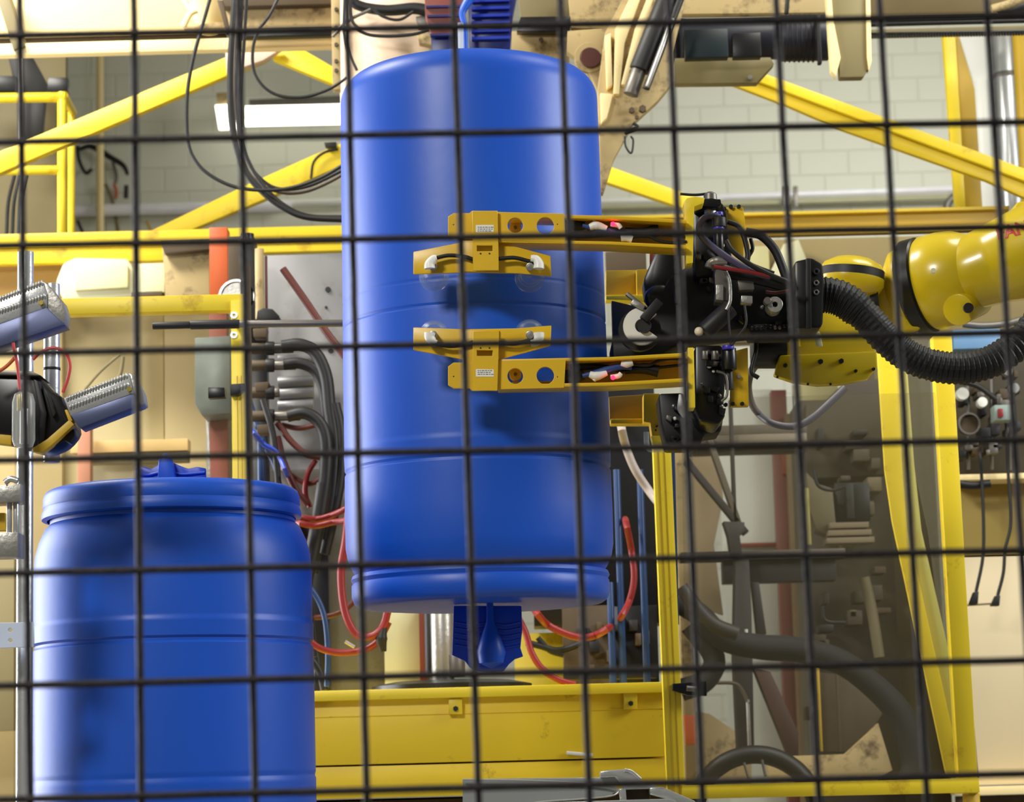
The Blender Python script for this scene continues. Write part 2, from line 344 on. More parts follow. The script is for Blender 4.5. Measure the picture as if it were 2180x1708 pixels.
# ================================================================ GRIPPER
g = T('robot_gripper', 'yellow and black vacuum gripper with suction cup arms around the hanging drum', 'gripper')
YG = 5.0
def arm(y, top):
    """y(v) turns an offset measured downwards from the upper arm's drawing into this arm's pixel row"""
    yy = y
    plate('arm_plate', [(955, yy(462)), (966, yy(455)), (1000, yy(455)), (1004, yy(451)), (1200, yy(456)), (1203, yy(515)), (1060, yy(512)), (1000, yy(508)), (966, yy(508)), (955, yy(500))],
          [(1097, yy(480), 18), (1161, yy(481), 20), (966, yy(479), 2.6), (1187, yy(478), 2.4)], YG, .006, GOLD, g)
    # channel flanges and web
    for (a0, a1, b0, b1) in ((455, 462, 468, 476), (509, 516, 522, 530)):
        pl('flange', [(1060, yy(a0)), (1300, yy(a0+4 if a0 < 480 else a0+5)), (1462, yy(b0)), (1462, yy(b1)), (1300, yy(a1+5)), (1060, yy(a1))], YG, .07, GOLD, g)
    pl('web', [(1090, yy(457)), (1200, yy(458)), (1462, yy(470)), (1462, yy(528)), (1200, yy(514)), (1130, yy(512)), (1130, yy(500)), (1090, yy(498))][:4] + [(1462, yy(526)), (1205, yy(513)), (1200, yy(470)), (1090, yy(468))], YG+.064, .006, OCH, g)
    bolt(1097, yy(484), YG+.05, 4, disc('spacer', 1097, yy(484), YG+.055, 13, .02, GOLD, g), STEELD)
    plate('hanger_bracket', [(1006, yy(450)), (1058, yy(450)), (1061, yy(575)), (1008, yy(575))], [(1014, yy(522), 1049, yy(522), 1050, yy(536), 1014, yy(536))], YG-.012, .005, GOLD, g)
    for bx in (1023, 1042): bolt(bx, yy(540), YG-.013, 2, g)
    disc('switch', 1030, yy(534), YG+.01, 9, .01, WHITE, g)
    lab = pl('data_label', [(1013, yy(479)), (1051, yy(479)), (1051, yy(494)), (1013, yy(495))], YG-.0135, .0008, WHITE, g, bevel=0, L='small white printed label')
    for r in (483, 487, 491):
        x = 1017
        while x < 1046:
            l = random.uniform(2.5, 6); pl('print_mark', [(x, yy(r)), (x+l, yy(r)), (x+l, yy(r+1.6)), (x, yy(r+1.6))], YG-.0138, .0002, STEELD, lab, bevel=0); x += l+1.6
    pl('cup_bracket', [(880, yy(536)), (988, yy(515)), (1058, yy(514)), (1172, yy(545)), (1174, yy(588)), (1100, yy(582)), (990, yy(580)), (880, yy(584))], YG+.012, .006, GOLD, g)
    pl('web_rib', [(985, yy(505)), (1062, yy(505)), (1062, yy(580)), (985, yy(578))], YG+.004, .006, GOLD, g)
    for cx, cyy, s in ((922, 578, -1), (1128, 580, 1)):
        cup = lathe('suction_cup', [(0, 0), (.012, 0), (.014, .012), (.02, .022), (.017, .03), (.024, .038), (.021, .046), (.031, .058), (.029, .06), (.01, .05), (0, .05)], P(cx, yy(cyy), YG+.018)+Vector((0, 0, 0)), CUP, g, seg=32, axis=Vector((0, 1, .0)))
        cyl('cup_stem', (cx, yy(568), YG+.06), (cx, yy(568), YG-.01), YG, 9, STEEL, g)
        ex = 915 if s < 0 else 1147; e1 = 926 if s < 0 else 1136
        tb('elbow_fitting', [(ex-(0 if s < 0 else 0), yy(572)), (ex, yy(562)), (ex+(8 if s < 0 else -6), yy(552)), (e1+(4 if s < 0 else -6), yy(550))], YG-.012, [12, 11, 9, 7], WHITE, g, seg=14)
    tb('air_tube', [(922, yy(551)), (955, yy(544)), (990, yy(547)), (1006, yy(552)), (1020, yy(552))], YG-.004, 4.6, BLK, g)
    tb('air_tube', [(1046, yy(552)), (1065, yy(551)), (1095, yy(549)), (1125, yy(556)), (1142, yy(560))], YG-.004, 4.6, BLK, g)
    # fittings lying in the channel
    tb('connector_body', [(1203, yy(478)), (1222, yy(478)), (1244, yy(482))], YG+.03, [16, 15, 9], BLKG, g, seg=16)
    tb('white_fitting', [(1255, yy(484)), (1270, yy(480)), (1292, yy(487))], YG+.015, [7, 10, 6], WHITE, g, seg=14)
    tb('white_fitting', [(1268, yy(476)), (1264, yy(470))], YG+.015, [5, 4], WHITE, g, straight=True)
    tb('white_fitting', [(1322, yy(508)), (1334, yy(506)), (1346, yy(510))], YG+.015, [7, 9, 8], WHITE, g, seg=14)
    tb('white_fitting', [(1300, yy(478)), (1316, yy(480)), (1322, yy(486))], YG+.012, [5, 6, 5], WHITE, g)
    ball('red_lamp', 1305, yy(477), YG+.002, 5, LED, g, L='glowing red indicator lamp')
    tb('blue_tube', [(1240, yy(480)), (1290, yy(492)), (1320, yy(500)), (1345, yy(497))], YG+.02, [5, 9, 8, 5], mat('fitting_blue', (40, 70, 130), .4), g)
    tb('connector_body', [(1215, yy(498)), (1250, yy(500)), (1300, yy(497))], YG+.04, [10, 8, 7], CHAR, g)
    tb('sensor_body', [(1330, yy(492)), (1370, yy(496)), (1402, yy(490))], YG+.035, [8, 12, 14], BLKG, g, seg=16)
    tb('cable', [(1345, yy(505)), (1380, yy(503)), (1400, yy(512)), (1430, yy(517)), (1462, yy(515))], YG+.02, 3.5, BLK, g)
    tb('cable', [(1250, yy(490)), (1280, yy(496)), (1330, yy(490)), (1400, yy(498)), (1462, yy(505))], YG+.03, 3.5, BLK, g)
arm(lambda v: v, True)
arm(lambda v: 768+(514-v)*1.0 if False else 1281-v, False)
# main body
body = pl('mounting_frame', [(1400, 640), (1425, 590), (1475, 560), (1500, 520), (1560, 560), (1600, 585), (1690, 600), (1690, 688), (1590, 700), (1500, 712), (1440, 735), (1385, 768), (1305, 765), (1302, 720), (1380, 715)], 5.22, .16, BLK, g, bevel=.008)
pl('rear_plate', [(1302, 640), (1345, 650), (1400, 655), (1400, 770), (1306, 768)], 5.5, .04, CHAR, g)
pl('upper_actuator', [(1476, 436), (1538, 430), (1548, 455), (1552, 500), (1560, 560), (1540, 590), (1480, 590), (1476, 520)], 5.16, .14, BLKG, g, bevel=.006)
pl('lower_actuator', [(1480, 735), (1538, 735), (1545, 800), (1540, 870), (1545, 885), (1530, 905), (1490, 895), (1480, 870)], 5.16, .14, BLKG, g, bevel=.006)
pl('lower_carriage', [(1402, 838), (1455, 836), (1470, 870), (1500, 880), (1540, 890), (1535, 920), (1500, 925), (1490, 950), (1420, 950), (1408, 900)], 5.3, .12, BLK, g, bevel=.006)
pl('carriage_block', [(1370, 595), (1385, 560), (1395, 535), (1415, 525), (1445, 540), (1460, 600), (1450, 660), (1400, 660), (1375, 625)], 5.25, .1, BLKG, g, bevel=.008)
ball('carriage_cap', 1405, 635, 5.24, 34, BLKG, g, sc=(1, .6, .9))
pl('guard_plate', [(1455, 432), (1462, 422), (1480, 418), (1500, 421), (1498, 433), (1478, 440), (1475, 560), (1461, 562), (1458, 450)], 5.02, .05, YEL, g)
pl('guard_plate', [(1464, 740), (1477, 740), (1480, 868), (1467, 869)], 5.02, .05, YEL, g)
pl('side_plate', [(1545, 441), (1582, 441), (1586, 470), (1583, 545), (1575, 548), (1545, 520)], 5.2, .02, GOLD, g)
pl('side_plate', [(1560, 748), (1592, 740), (1594, 865), (1555, 866), (1556, 790)], 5.2, .02, GOLD, g)
for q in ((1556, 440), (1573, 440), (1542, 445), (1560, 860), (1580, 860), (1545, 862)): bolt(q[0], q[1], 5.195, 5, g, BLK)
bolt(1573, 802, 5.195, 5, g, STEEL)
pl('motor_cap', [(1480, 433), (1492, 424), (1534, 424), (1536, 436), (1526, 441), (1484, 438)], 5.08, .08, BLKG, g)
vcyl('motor', 1512, 436, 462, 5.12, 13, STEEL, g)
tb('motor_knob', [(1512, 426), (1512, 414), (1512, 409)], 5.12, [15, 14, 6], STEELD, g, seg=16)
tb('lever', [(1448, 413), (1480, 415), (1510, 412)], 5.12, 3, CHAR, g)
vcyl('connector', 1531, 464, 484, 5.08, 15, CHAR, g); vcyl('collar_ring', 1530, 483, 489, 5.08, 12, mat('violet_blue', (60, 50, 170), .4), g)
vcyl('connector', 1530, 489, 535, 5.09, 11, BLKG, g)
vcyl('collar_ring', 1530, 452, 460, 5.1, 10, MATS['violet_blue'], g)
tb('hose', [(1534, 463), (1508, 460), (1492, 472), (1489, 492), (1498, 508), (1520, 528), (1560, 556), (1600, 578), (1640, 590)], 5.08, 7.5, mat('grey_violet_hose', (70, 66, 92), .4), g)
tb('hose', [(1549, 472), (1572, 482), (1584, 505), (1592, 540), (1590, 560)], 5.1, 6, BLK, g)
tb('hose', [(1588, 494), (1620, 502), (1648, 530), (1664, 565), (1676, 600)], 5.1, 10, BLK, g)
tb('hose', [(1545, 512), (1560, 535), (1600, 565), (1650, 590), (1690, 605)], 5.06, 6, BLK, g)
tb('hose', [(1500, 540), (1540, 575), (1600, 590), (1690, 612)], 5.16, 14, BLK, g)
tb('hose', [(1598, 508), (1602, 530), (1590, 556), (1610, 568), (1648, 582)], 5.12, 4.5, BLK, g)
tb('air_line', [(1519, 568), (1560, 574), (1600, 580), (1640, 588)], 5.06, 4.5, REDH, g)
tb('air_line', [(1630, 622), (1652, 624), (1680, 619)], 5.12, 4, REDD, g)
pl('valve_block', [(1521, 572), (1548, 578), (1552, 640), (1524, 640)], 5.1, .06, STEELD, g)
pl('valve_block', [(1524, 606), (1540, 606), (1540, 640), (1524, 638)], 5.09, .03, STEEL, g)
tb('valve_hose', [(1545, 578), (1553, 600), (1554, 640), (1546, 660)], 5.08, 4.5, STEEL, g)
tb('elbow_fitting', [(1508, 570), (1512, 560), (1528, 555), (1548, 556)], 5.09, [8, 8, 10, 8], STEEL, g, seg=14)
pl('valve_block', [(1578, 629), (1602, 630), (1602, 646), (1578, 644)], 5.09, .03, STEEL, g)
pl('valve_block', [(1570, 596), (1604, 600), (1606, 616), (1574, 618)], 5.09, .03, STEELD, g)
disc('round_fitting', 1650, 648, 5.1, 17, .05, STEEL, g, inner=6); disc('round_fitting', 1634, 640, 5.09, 8, .02, STEELD, g)
cyl('cylinder_body', (1500, 706), (1556, 655), 5.1, 20, CHAR, g)
ball('nozzle', 1488, 706, 5.1, 10, mat('ivory', (236, 222, 190), .4), g)
rk = disc('ring_plate', 1367, 694, 5.1, 41, .012, WHITE, g, inner=15, a0=38, a1=322, L='white open ring')
disc('ring_backing', 1362, 702, 5.15, 46, .02, CHAR, g)
disc('hub', 1372, 694, 5.09, 15, .05, CHAR, g)
bar('arm_link', (1370, 680), (1405, 640), 5.08, 20, .02, BLK, g)
bar('probe', (1334, 624), (1384, 664), 5.1, 9, .01, STEELD, g); bar('probe', (1345, 642), (1372, 655), 5.09, 12, .01, STEEL, g)
# rear (far side) arms
for yo, s in ((0, 1), (0, -1)):
    pass
pl('rear_arm', [(1290, 576), (1358, 575), (1358, 626), (1290, 628)], 5.74, .05, OCH, g)
pl('rear_arm_end', [(1355, 574), (1402, 572), (1400, 600), (1392, 632), (1356, 630)], 5.7, .06, GOLD, g)
pl('rear_flange', [(1290, 629), (1390, 627), (1386, 646), (1350, 640), (1290, 638)], 5.68, .05, YEL, g)
pl('rear_bracket', [(1391, 540), (1412, 535), (1412, 590), (1392, 610)], 5.62, .02, GOLD, g)
pl('rear_tag', [(1383, 540), (1396, 538), (1392, 572), (1383, 574)], 5.6, .008, ORNG, g)
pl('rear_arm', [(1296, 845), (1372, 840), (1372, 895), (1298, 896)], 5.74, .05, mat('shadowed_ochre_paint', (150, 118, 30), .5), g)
pl('rear_arm_end', [(1370, 838), (1404, 838), (1412, 870), (1418, 930), (1388, 930), (1384, 900), (1370, 898)], 5.62, .06, GOLD, g)
for q in ((1400, 878), (1398, 908), (1396, 916), (1402, 906)): bolt(q[0], q[1], 5.615, 2.5, g)
pl('rear_flange', [(1300, 892), (1388, 891), (1388, 902), (1300, 902)], 5.68, .05, GOLD, g)
pl('foot_bracket', [(1386, 928), (1424, 928), (1424, 945), (1390, 946)], 5.5, .04, YEL, g)
tb('clear_guard', [(1376, 920), (1378, 950), (1392, 958), (1440, 952), (1480, 948)], 5.48, 6, CLEAR, g)
vcyl('connector', 1552, 742, 788, 5.1, 16, BLKG, g); vcyl('collar_ring', 1550, 736, 745, 5.09, 13, MATS['violet_blue'], g); vcyl('connector', 1552, 788, 830, 5.11, 9, CHAR, g)
tb('cable', [(1552, 625), (1551, 680), (1556, 735)], 5.08, 3, CHAR, g); tb('cable', [(1585, 650), (1588, 690), (1572, 715), (1558, 735)], 5.08, 3, CHAR, g)
tb('cable', [(1525, 790), (1545, 800), (1548, 840), (1536, 855)], 5.1, 3, STEELD, g)
tb('nozzle', [(1448, 840), (1450, 870), (1458, 888)], 5.2, [3, 9, 5], WHITE, g)
bar('silver_rod', (1470, 884), (1536, 902), 5.24, 10, .01, STEELD, g)
pl('plug', [(1430, 605), (1452, 600), (1456, 640), (1436, 645)], 5.16, .03, CHAR, g)
for i in range(16):
    x = random.uniform(1485, 1540); y = random.choice([random.uniform(590, 610), random.uniform(745, 870)])
    pl('valve', [(x, y), (x+random.uniform(8, 16), y+1), (x+12, y+random.uniform(8, 15)), (x, y+10)], 5.13, .03, random.choice([CHAR, STEELD, BLK, CHAR]), g)
for i in range(34):
    x, y, Yf = random.choice([(random.uniform(1560, 1680), random.uniform(618, 690), 5.2), (random.uniform(1482, 1536), random.uniform(742, 880), 5.15), (random.uniform(1410, 1520), random.uniform(860, 940), 5.29), (random.uniform(1482, 1545), random.uniform(450, 570), 5.15)])
    if i % 3 == 0: ball('fitting', x, y, Yf, random.uniform(3, 6), random.choice([STEEL, STEELD, STEELD, WHITE]), g)
    else: pl('valve', [(x, y), (x+random.uniform(6, 18), y+random.uniform(-2, 3)), (x+10, y+random.uniform(7, 18)), (x-2, y+9)], Yf-.01, .03, random.choice([CHAR, STEELD, CHAR, BLK, CHAR]), g)
for x in (1500, 1522): vcyl('fitting', x, 748, 766, 5.12, 8, STEELD, g)
tb('cable', [(1600, 690), (1610, 740), (1600, 790), (1615, 805)], 5.3, 5, BLK, g)
pl('ptc_plate', [(1590, 690), (1690, 690), (1690, 712), (1600, 714)], 5.2, .1, CHAR, g)
for i in range(9): ball('fitting', 1600+i*10, 697+random.uniform(-3, 4), 5.19, 4.5, random.choice([STEELD, STEEL, CHAR]), g)

# ================================================================ ROBOT ARM
rb = T('industrial_robot', 'yellow industrial robot arm with black joint rings reaching in from the right', 'robot')
s_ = 5.5/F_PX
ha = P(1972, 606, 5.62); hb = P(2096, 574, 5.55); ax = (hb-ha).normalized(); Lh = (hb-ha).length
def pp(v): return v*s_
lathe('joint_head', [(0, -.002), (pp(100), 0), (pp(106), .01), (pp(107), Lh*.35), (pp(102), Lh*.6), (pp(84), Lh*.85), (pp(60), Lh), (0, Lh*1.06)], ha, ROBY, rb, seg=64, axis=ax)
lathe('joint_ring', [(pp(60), -.036), (pp(104), -.036), (pp(108), -.032), (pp(108), -.002), (pp(104), .002), (pp(60), .002)], ha, BLKG, rb, seg=64, axis=ax, L='black joint ring')
lathe('wrist_flange', [(0, -.085), (pp(66), -.08), (pp(90), -.062), (pp(97), -.04), (pp(60), -.034)], ha, ROBY, rb, seg=64, axis=ax)
fa = tb('forearm', [(2010, 604, 5.6), (2060, 584, 5.56), (2120, 562, 5.54), (2200, 535, 5.5), (2330, 490, 5.45)], 5.6, [60, 80, 88, 102, 125], ROBY, rb, seg=48)
cyl('motor_cover', (2040, 660, 5.5), (2082, 640, 5.62), 5.5, 34, ROBY, rb); disc('oval_recess', 2062, 655, 5.46, 11, .01, CHAR, rb)
disc('round_badge', 1987, 576, 5.37, 6, .004, PALE, rb)
pl('elbow_block', [(2148, 470), (2165, 428), (2260, 420), (2260, 520), (2160, 520)], 5.66, .12, ROBY, rb, bevel=.01)
pl('wrist_link', [(1868, 608), (1890, 565), (1922, 520), (1962, 700), (1930, 722), (1868, 715)], 5.585, .06, ROBY, rb, bevel=.008)
cw = P(1812, 600, 5.55); sx = 5.55/F_PX; axw = Vector((.12, 0, 1)).normalized()
def zw(v): return v*sx
lathe('wrist_cap', [(0, zw(54)), (zw(40), zw(50)), (zw(62), zw(38)), (zw(70), zw(26)), (zw(71), zw(24))], cw, ROBY, rb, seg=48, axis=axw)
lathe('wrist_ring', [(zw(68), zw(24)), (zw(70.5), zw(24)), (zw(71), zw(6)), (zw(68), zw(6))], cw, CHAR, rb, seg=48, axis=axw, L='black band around the wrist cap')
lathe('wrist_body', [(zw(71), zw(6)), (zw(71), zw(-8)), (zw(60), zw(-26)), (zw(40), zw(-36)), (0, zw(-38))], cw, ROBY, rb, seg=48, axis=axw)
pl('wrist_block', [(1846, 640), (1868, 605), (1872, 652), (1850, 655)], 5.52, .1, CHAR, rb)
lh = pl('gearbox_housing', [(1662, 702), (1745, 650), (1800, 640), (1850, 680), (1866, 716), (1866, 768), (1846, 780), (1690, 784), (1656, 776), (1668, 742)], 5.42, .12, ROBY, rb, bevel=.014)
pl('housing_rim', [(1660, 756), (1866, 748), (1868, 782), (1848, 806), (1790, 818), (1740, 820), (1690, 813), (1648, 799)], 5.405, .03, ROBY, rb, bevel=.004)
for q in ((1672, 778, 5), (1747, 770, 6), (1791, 769, 6), (1822, 790, 4), (1860, 786, 4), (1655, 803, 3), (1720, 818, 3), (1768, 818, 3)): bolt(q[0], q[1], 5.402, q[2], rb, BLK)
pl('tag_strip', [(1731, 706), (1745, 706), (1752, 738), (1738, 738)], 5.38, .003, PALE, rb)
pl('yellow_strap', [(1690, 690), (1700, 690), (1704, 738), (1694, 738)], 5.38, .003, YEL, rb)
cyl('axis_motor', (1600, 742, 5.45), (1672, 742, 5.45), 5.45, 44, BLKG, rb)
# dress pack hose
hp = smooth_path(W3([(1700, 640), (1742, 628), (1790, 636), (1840, 672), (1890, 725), (1940, 762), (2000, 781), (2060, 783), (2120, 765), (2180, 720), (2240, 650), (2300, 600)], 5.2), 22)
bm = bmesh.new(); N = len(hp)
sweep(bm, hp, lambda t: (38 if t < .25 else 34)*5.2/F_PX*(1+(.045 if int(t*(N-1)) % 4 < 2 else -.03)), 24)
fin('dress_pack_hose', bm, BLK, rb, smooth=False, L='black corrugated dress pack hose')
pl('hose_clamp', [(1692, 556), (1728, 548), (1752, 562), (1755, 600), (1752, 690), (1745, 700), (1692, 700)], 5.12, .12, BLKG, rb, bevel=.006)
pl('clamp_rib', [(1716, 550), (1726, 550), (1728, 700), (1716, 700)], 5.105, .02, BLK, rb)
disc('bolt_hole', 1738, 578, 5.112, 7, .012, BLK, rb, inner=3)
for y in (602, 622): disc('screw_washer', 1738, y, 5.112, 6, .01, STEELD, rb, inner=3)
# lettering, wrapped on the forearm
bpy.context.view_layer.update()
def lettering(txt, px, py, size, rot, target, m, par):
    cu = bpy.data.curves.new('t', 'FONT'); cu.body = txt; cu.size = 1; cu.extrude = 0; cu.offset = .03
    o = bpy.data.objects.new('t', cu); COL.objects.link(o); bpy.context.view_layer.update()
    me = bpy.data.meshes.new_from_object(o.evaluated_get(bpy.context.evaluated_depsgraph_get())); bpy.data.objects.remove(o)
    bm = bmesh.new(); bm.from_mesh(me); bmesh.ops.subdivide_edges(bm, edges=bm.edges[:], cuts=1)
    tree = BVHTree.FromPolygons([v.co.copy() for v in target.data.vertices], [list(p.vertices) for p in target.data.polygons])
    ca, sa = math.cos(rot), math.sin(rot)
    for v in bm.verts:
        x, y = v.co.x*size, v.co.y*size
        d = (P(px+x*ca-y*sa, py-(x*sa+y*ca), 5)-CAM).normalized(); h = tree.ray_cast(CAM, d)
        v.co = (h[0] if h[0] else P(px, py, 5.6)) - d*.0015
    return fin('lettering', bm, m, par, L='red maker lettering')
lettering('FANUC', 2124, 511, 37, math.radians(15), fa, mat('red_print', (190, 30, 20), .5), rb)

# ================================================================ LEFT TAKE-OUT STAND
REDW = mat('red_wire', (200, 60, 60), .4)
st = T('clamp_stand', 'aluminium pole stand with angled silver clamp bars at left edge', 'stand')
vcyl('pole', 53, 537, 1700, 4.78, 17.5, ALU, st, z0=0)
vcyl('pole', 110, 605, 985, 4.85, 17.5, ALU, st)
vcyl('collar', 110, 783, 789, 4.85, 19, BLK, st)
def clampbar(sil, blu, cap, Y, ribs, bx, by):
    a = pl('clamp_bar', sil, Y, .06, ALU, st, bevel=.002)
    pl('side_cover', blu, Y-.004, .06, SLATE, st, bevel=.002)
    pl('end_cap', cap, Y+.006, .05, STEEL, st, bevel=.002)
    for (p0, p1, n) in ribs:
        for i in range(n):
            t = (i+.5)/n; x = p0[0]+(p1[0]-p0[0])*t; y = p0[1]+(p1[1]-p0[1])*t
            ball('ridge', x, y, Y-.001, 5.5, ALU, a, sc=(.55, .8, 1.1))
    bolt(bx, by, Y-.008, 6, st, mat('brass', (180, 160, 70), .3, .8))
clampbar([(-70, 661), (91, 599), (100, 625), (99, 655), (-70, 714)], [(-70, 714), (99, 654), (126, 680), (138, 691), (0, 738), (-70, 762)], [(89, 598), (104, 607), (133, 642), (141, 668), (137, 690), (126, 682), (98, 655)], 4.62,
         [((-60, 660), (92, 601), 26), ((-60, 684), (98, 629), 26)], 88, 645)
clampbar([(135, 848), (275, 795), (283, 838), (150, 886)], [(150, 885), (283, 838), (300, 862), (170, 912)], [(274, 794), (286, 800), (304, 835), (308, 860), (298, 866), (283, 838)], 4.62,
         [((140, 850), (272, 799), 22), ((146, 868), (276, 818), 20)], 276, 829)
hs = pl('clamp_head', [(-40, 795), (66, 797), (88, 806), (112, 832), (132, 842), (142, 870), (152, 893), (160, 912), (134, 945), (92, 962), (66, 955), (-40, 925)], 4.66, .1, BLKG, st, bevel=.012)
pl('head_top', [(-40, 787), (66, 790), (88, 800), (62, 800), (-40, 797)], 4.65, .1, STEELD, st)
pl('head_rib', [(70, 806), (84, 812), (100, 880), (92, 950), (80, 950), (84, 880)], 4.645, .03, BLK, st, bevel=.003)
pl('head_rib', [(90, 822), (104, 838), (120, 880), (112, 890), (100, 850)], 4.645, .03, CHAR, st, bevel=.003)
pl('yellow_edge', [(68, 955), (100, 935), (148, 893), (158, 904), (110, 948), (88, 964), (70, 962)], 4.64, .03, OCH, st)
pl('yellow_edge', [(137, 873), (143, 872), (155, 896), (146, 898)], 4.64, .03, OCH, st); pl('yellow_edge', [(-40, 921), (24, 927), (24, 948), (-40, 940)], 4.65, .03, OCH, st)
pl('foot_block', [(136, 925), (158, 912), (160, 928), (148, 944), (136, 938)], 4.66, .04, BLK, st, bevel=.004)
cc = P(50, 955, 4.6); q = 4.6/F_PX
lathe('clear_cylinder', [(0, 0), (20*q, 4*q), (25*q, 18*q), (25*q, 100*q), (20*q, 118*q), (8*q, 124*q), (0, 124*q)], cc, CLEAR, st, seg=32)
vcyl('brass_core', 42, 840, 875, 4.6, 6, MATS['brass'], st); vcyl('silver_core', 52, 870, 945, 4.6, 10, ALU, st)
tb('red_wire', [(28, 730), (31, 748), (35, 765), (39, 795), (42, 830)], 4.6, 3.4, REDW, st); tb('red_wire', [(70, 766), (90, 748), (115, 741), (138, 750), (149, 775), (145, 805), (134, 836)], 4.62, 3.4, REDW, st)
tb('orange_wire', [(-20, 800), (10, 783), (32, 762)], 4.61, 4, ORNG, st)
pl('lower_clamp', [(-30, 1036), (44, 1030), (45, 1068), (-30, 1072)], 4.6, .06, STEEL, st); pl('lower_clamp', [(-30, 1135), (38, 1133), (38, 1185), (-30, 1187)], 4.6, .06, STEEL, st)
for x in (20, 34): vcyl('clamp_rod', x, 1068, 1136, 4.62, 6, ALU, st)
tb('clamp_screw', [(10, 1028), (22, 1020), (38, 1024)], 4.6, 7, ALU, st)
pl('yellow_spacer', [(-20, 1092), (11, 1092), (12, 1130), (-20, 1130)], 4.64, .02, OCH, st)
brk = plate('mount_bracket', [(-30, 1328), (70, 1326), (71, 1377), (-30, 1380)], [(22, 1342, 5.5), (22, 1364, 5.5)], 4.7, .006, mat('pale_blue_white', (206, 218, 240), .4), st)

# aluminium bracket at the bottom edge
FIXM = mat('machined_grey', (168, 172, 172), .4, .35, var=.1)
fb = T('fixture_bracket', 'bare aluminium machined fixture with curved pocket at the bottom edge', 'fixture')
YB = 4.7
pl('tray_face', [(985, 1660), (1120, 1662), (1250, 1668), (1305, 1676), (1316, 1684), (1300, 1693), (1240, 1700), (1150, 1706), (1100, 1740), (985, 1740)], YB+.03, .01, FIXM, fb, bevel=0)
pl('back_lip', [(985, 1659), (1312, 1655), (1322, 1668), (1318, 1674), (1250, 1668), (1120, 1662)], YB+.05, .01, ALU, fb)
tb('curved_rim', [(985, 1660), (1120, 1662), (1250, 1668), (1305, 1676), (1318, 1684), (1300, 1695), (1230, 1702), (1150, 1708), (1080, 1720)], YB+.02, 2, ALU, fb)
pl('cross_block', [(1278, 1643), (1300, 1640), (1336, 1638), (1352, 1648), (1366, 1663), (1395, 1672), (1400, 1680), (1330, 1682), (1318, 1664), (1310, 1655), (1278, 1656)], YB+.02, .05, ALU, fb, bevel=.002)
pl('front_rail', [(1384, 1678), (1410, 1676), (1480, 1706), (1490, 1730), (1440, 1730), (1424, 1703), (1384, 1692)], YB, .06, ALU, fb, bevel=.002)
pl('front_lip', [(1160, 1709), (1320, 1704), (1424, 1701), (1440, 1706), (1440, 1712), (1160, 1716)], YB-.02, .01, ALU, fb)
pl('pocket_wall', [(1318, 1680), (1332, 1679), (1334, 1708), (1322, 1708)], YB+.01, .05, ALU, fb)
pl('pocket', [(1332, 1680), (1384, 1678), (1384, 1706), (1334, 1706)], YB+.06, .01, BRN, fb)  # brown sheet stands in for the shade inside the recess
tb('weld_bead', [(1330, 1640), (1345, 1644), (1364, 1660)], YB+.02, 4, ALU, fb)
vcyl('column', 1200, 1745, 1800, 4.9, 30, FIXM, fb, z0=0); pl('base_plate', [(985, 1718), (1480, 1712), (1480, 1760), (985, 1766)], YB+.04, .3, FIXM, fb)

# ================================================================ YELLOW PRESS BASE
ZT = P(1000, 1463, 6.57).z
tbm = T('press_bed', 'long yellow painted steel machine base with bolted tabs below the hanging drum', 'machine base')
YT = 6.6
rc('front_plate', 560, 1484, 1445, 1622, YT, 1.5, YELW, tbm)
rc('top_flange', 555, 1463, 1445, 1485, YT-.03, 1.56, YEL, tbm)
rc('lower_plate', 560, 1626, 1417, 1694, YT+.005, 1.1, YELW, tbm)
rc('end_plate', 1419, 1626, 1446, 1694, YT+.005, 1.1, YELW, tbm)
rc('weld_strip', 560, 1518, 1440, 1520, YT-.002, .004, YELW, tbm, bevel=0)
for x, y in ((970, 1503), (1343, 1492)):
    pl('tab', [(x-15, y-16), (x+14, y-17), (x+14, y+18), (x-15, y+18)], YT-.02, .014, YEL, tbm); bolt(x, y+6, YT-.022, 6, tbm, CHAR)
bar('zip_tie', (1206, 1603), (1262, 1608), YT-.012, 7, .008, WHITE, tbm)
rc('plinth', 560, 1700, 1440, 1800, YT+.2, .8, BRN, tbm, z0=0)

# ================================================================ LEFT DOOR FRAME + PANE
fr = T('guard_door', 'yellow framed clear safety door at left behind the upright drum', 'guard door')
YF = 6.4
rc('top_rail', 20, 632, 520, 666, YF, .05, YEL, fr)
fp = rc('post', 493, 640, 524, 1040, YF-.005, .05, YEL, fr, z0=0)
for x in (505, 514): rc('slot', x, 800, x+2, 1030, YF-.007, .004, OCH, fp, bevel=0)
rc('edge_strip', 525, 560, 532, 1060, YF, .05, BRN, fr, z0=0)
rc('pane', 30, 666, 493, 1700, YF+.02, .005, PANE, fr, bevel=0, z0=.1)
for y in (671, 713): disc('screw', 498, y, YF-.01, 8, .01, ALU, fr, inner=3)
pl('latch', [(490, 818), (522, 816), (522, 830), (505, 842), (490, 842)], YF-.03, .03, BLK, fr); pl('latch', [(443, 825), (478, 825), (480, 846), (443, 848)], YF-.01, .03, BLKG, fr)
rd = T('guide_rod', 'grey telescopic steel rod reaching to the hanging drum', 'rod')
cyl('sleeve', (325, 694), (405, 692), 6.3, 8, CHAR, rd); cyl('sleeve', (405, 692), (510, 690), 6.3, 10, CHAR, rd); cyl('rod', (510, 690), (760, 688), 6.3, 8, STEELD, rd)
cyl('bracket', (505, 690, 6.31), (505, 690, 6.39), 6.35, 7, BLK, rd)

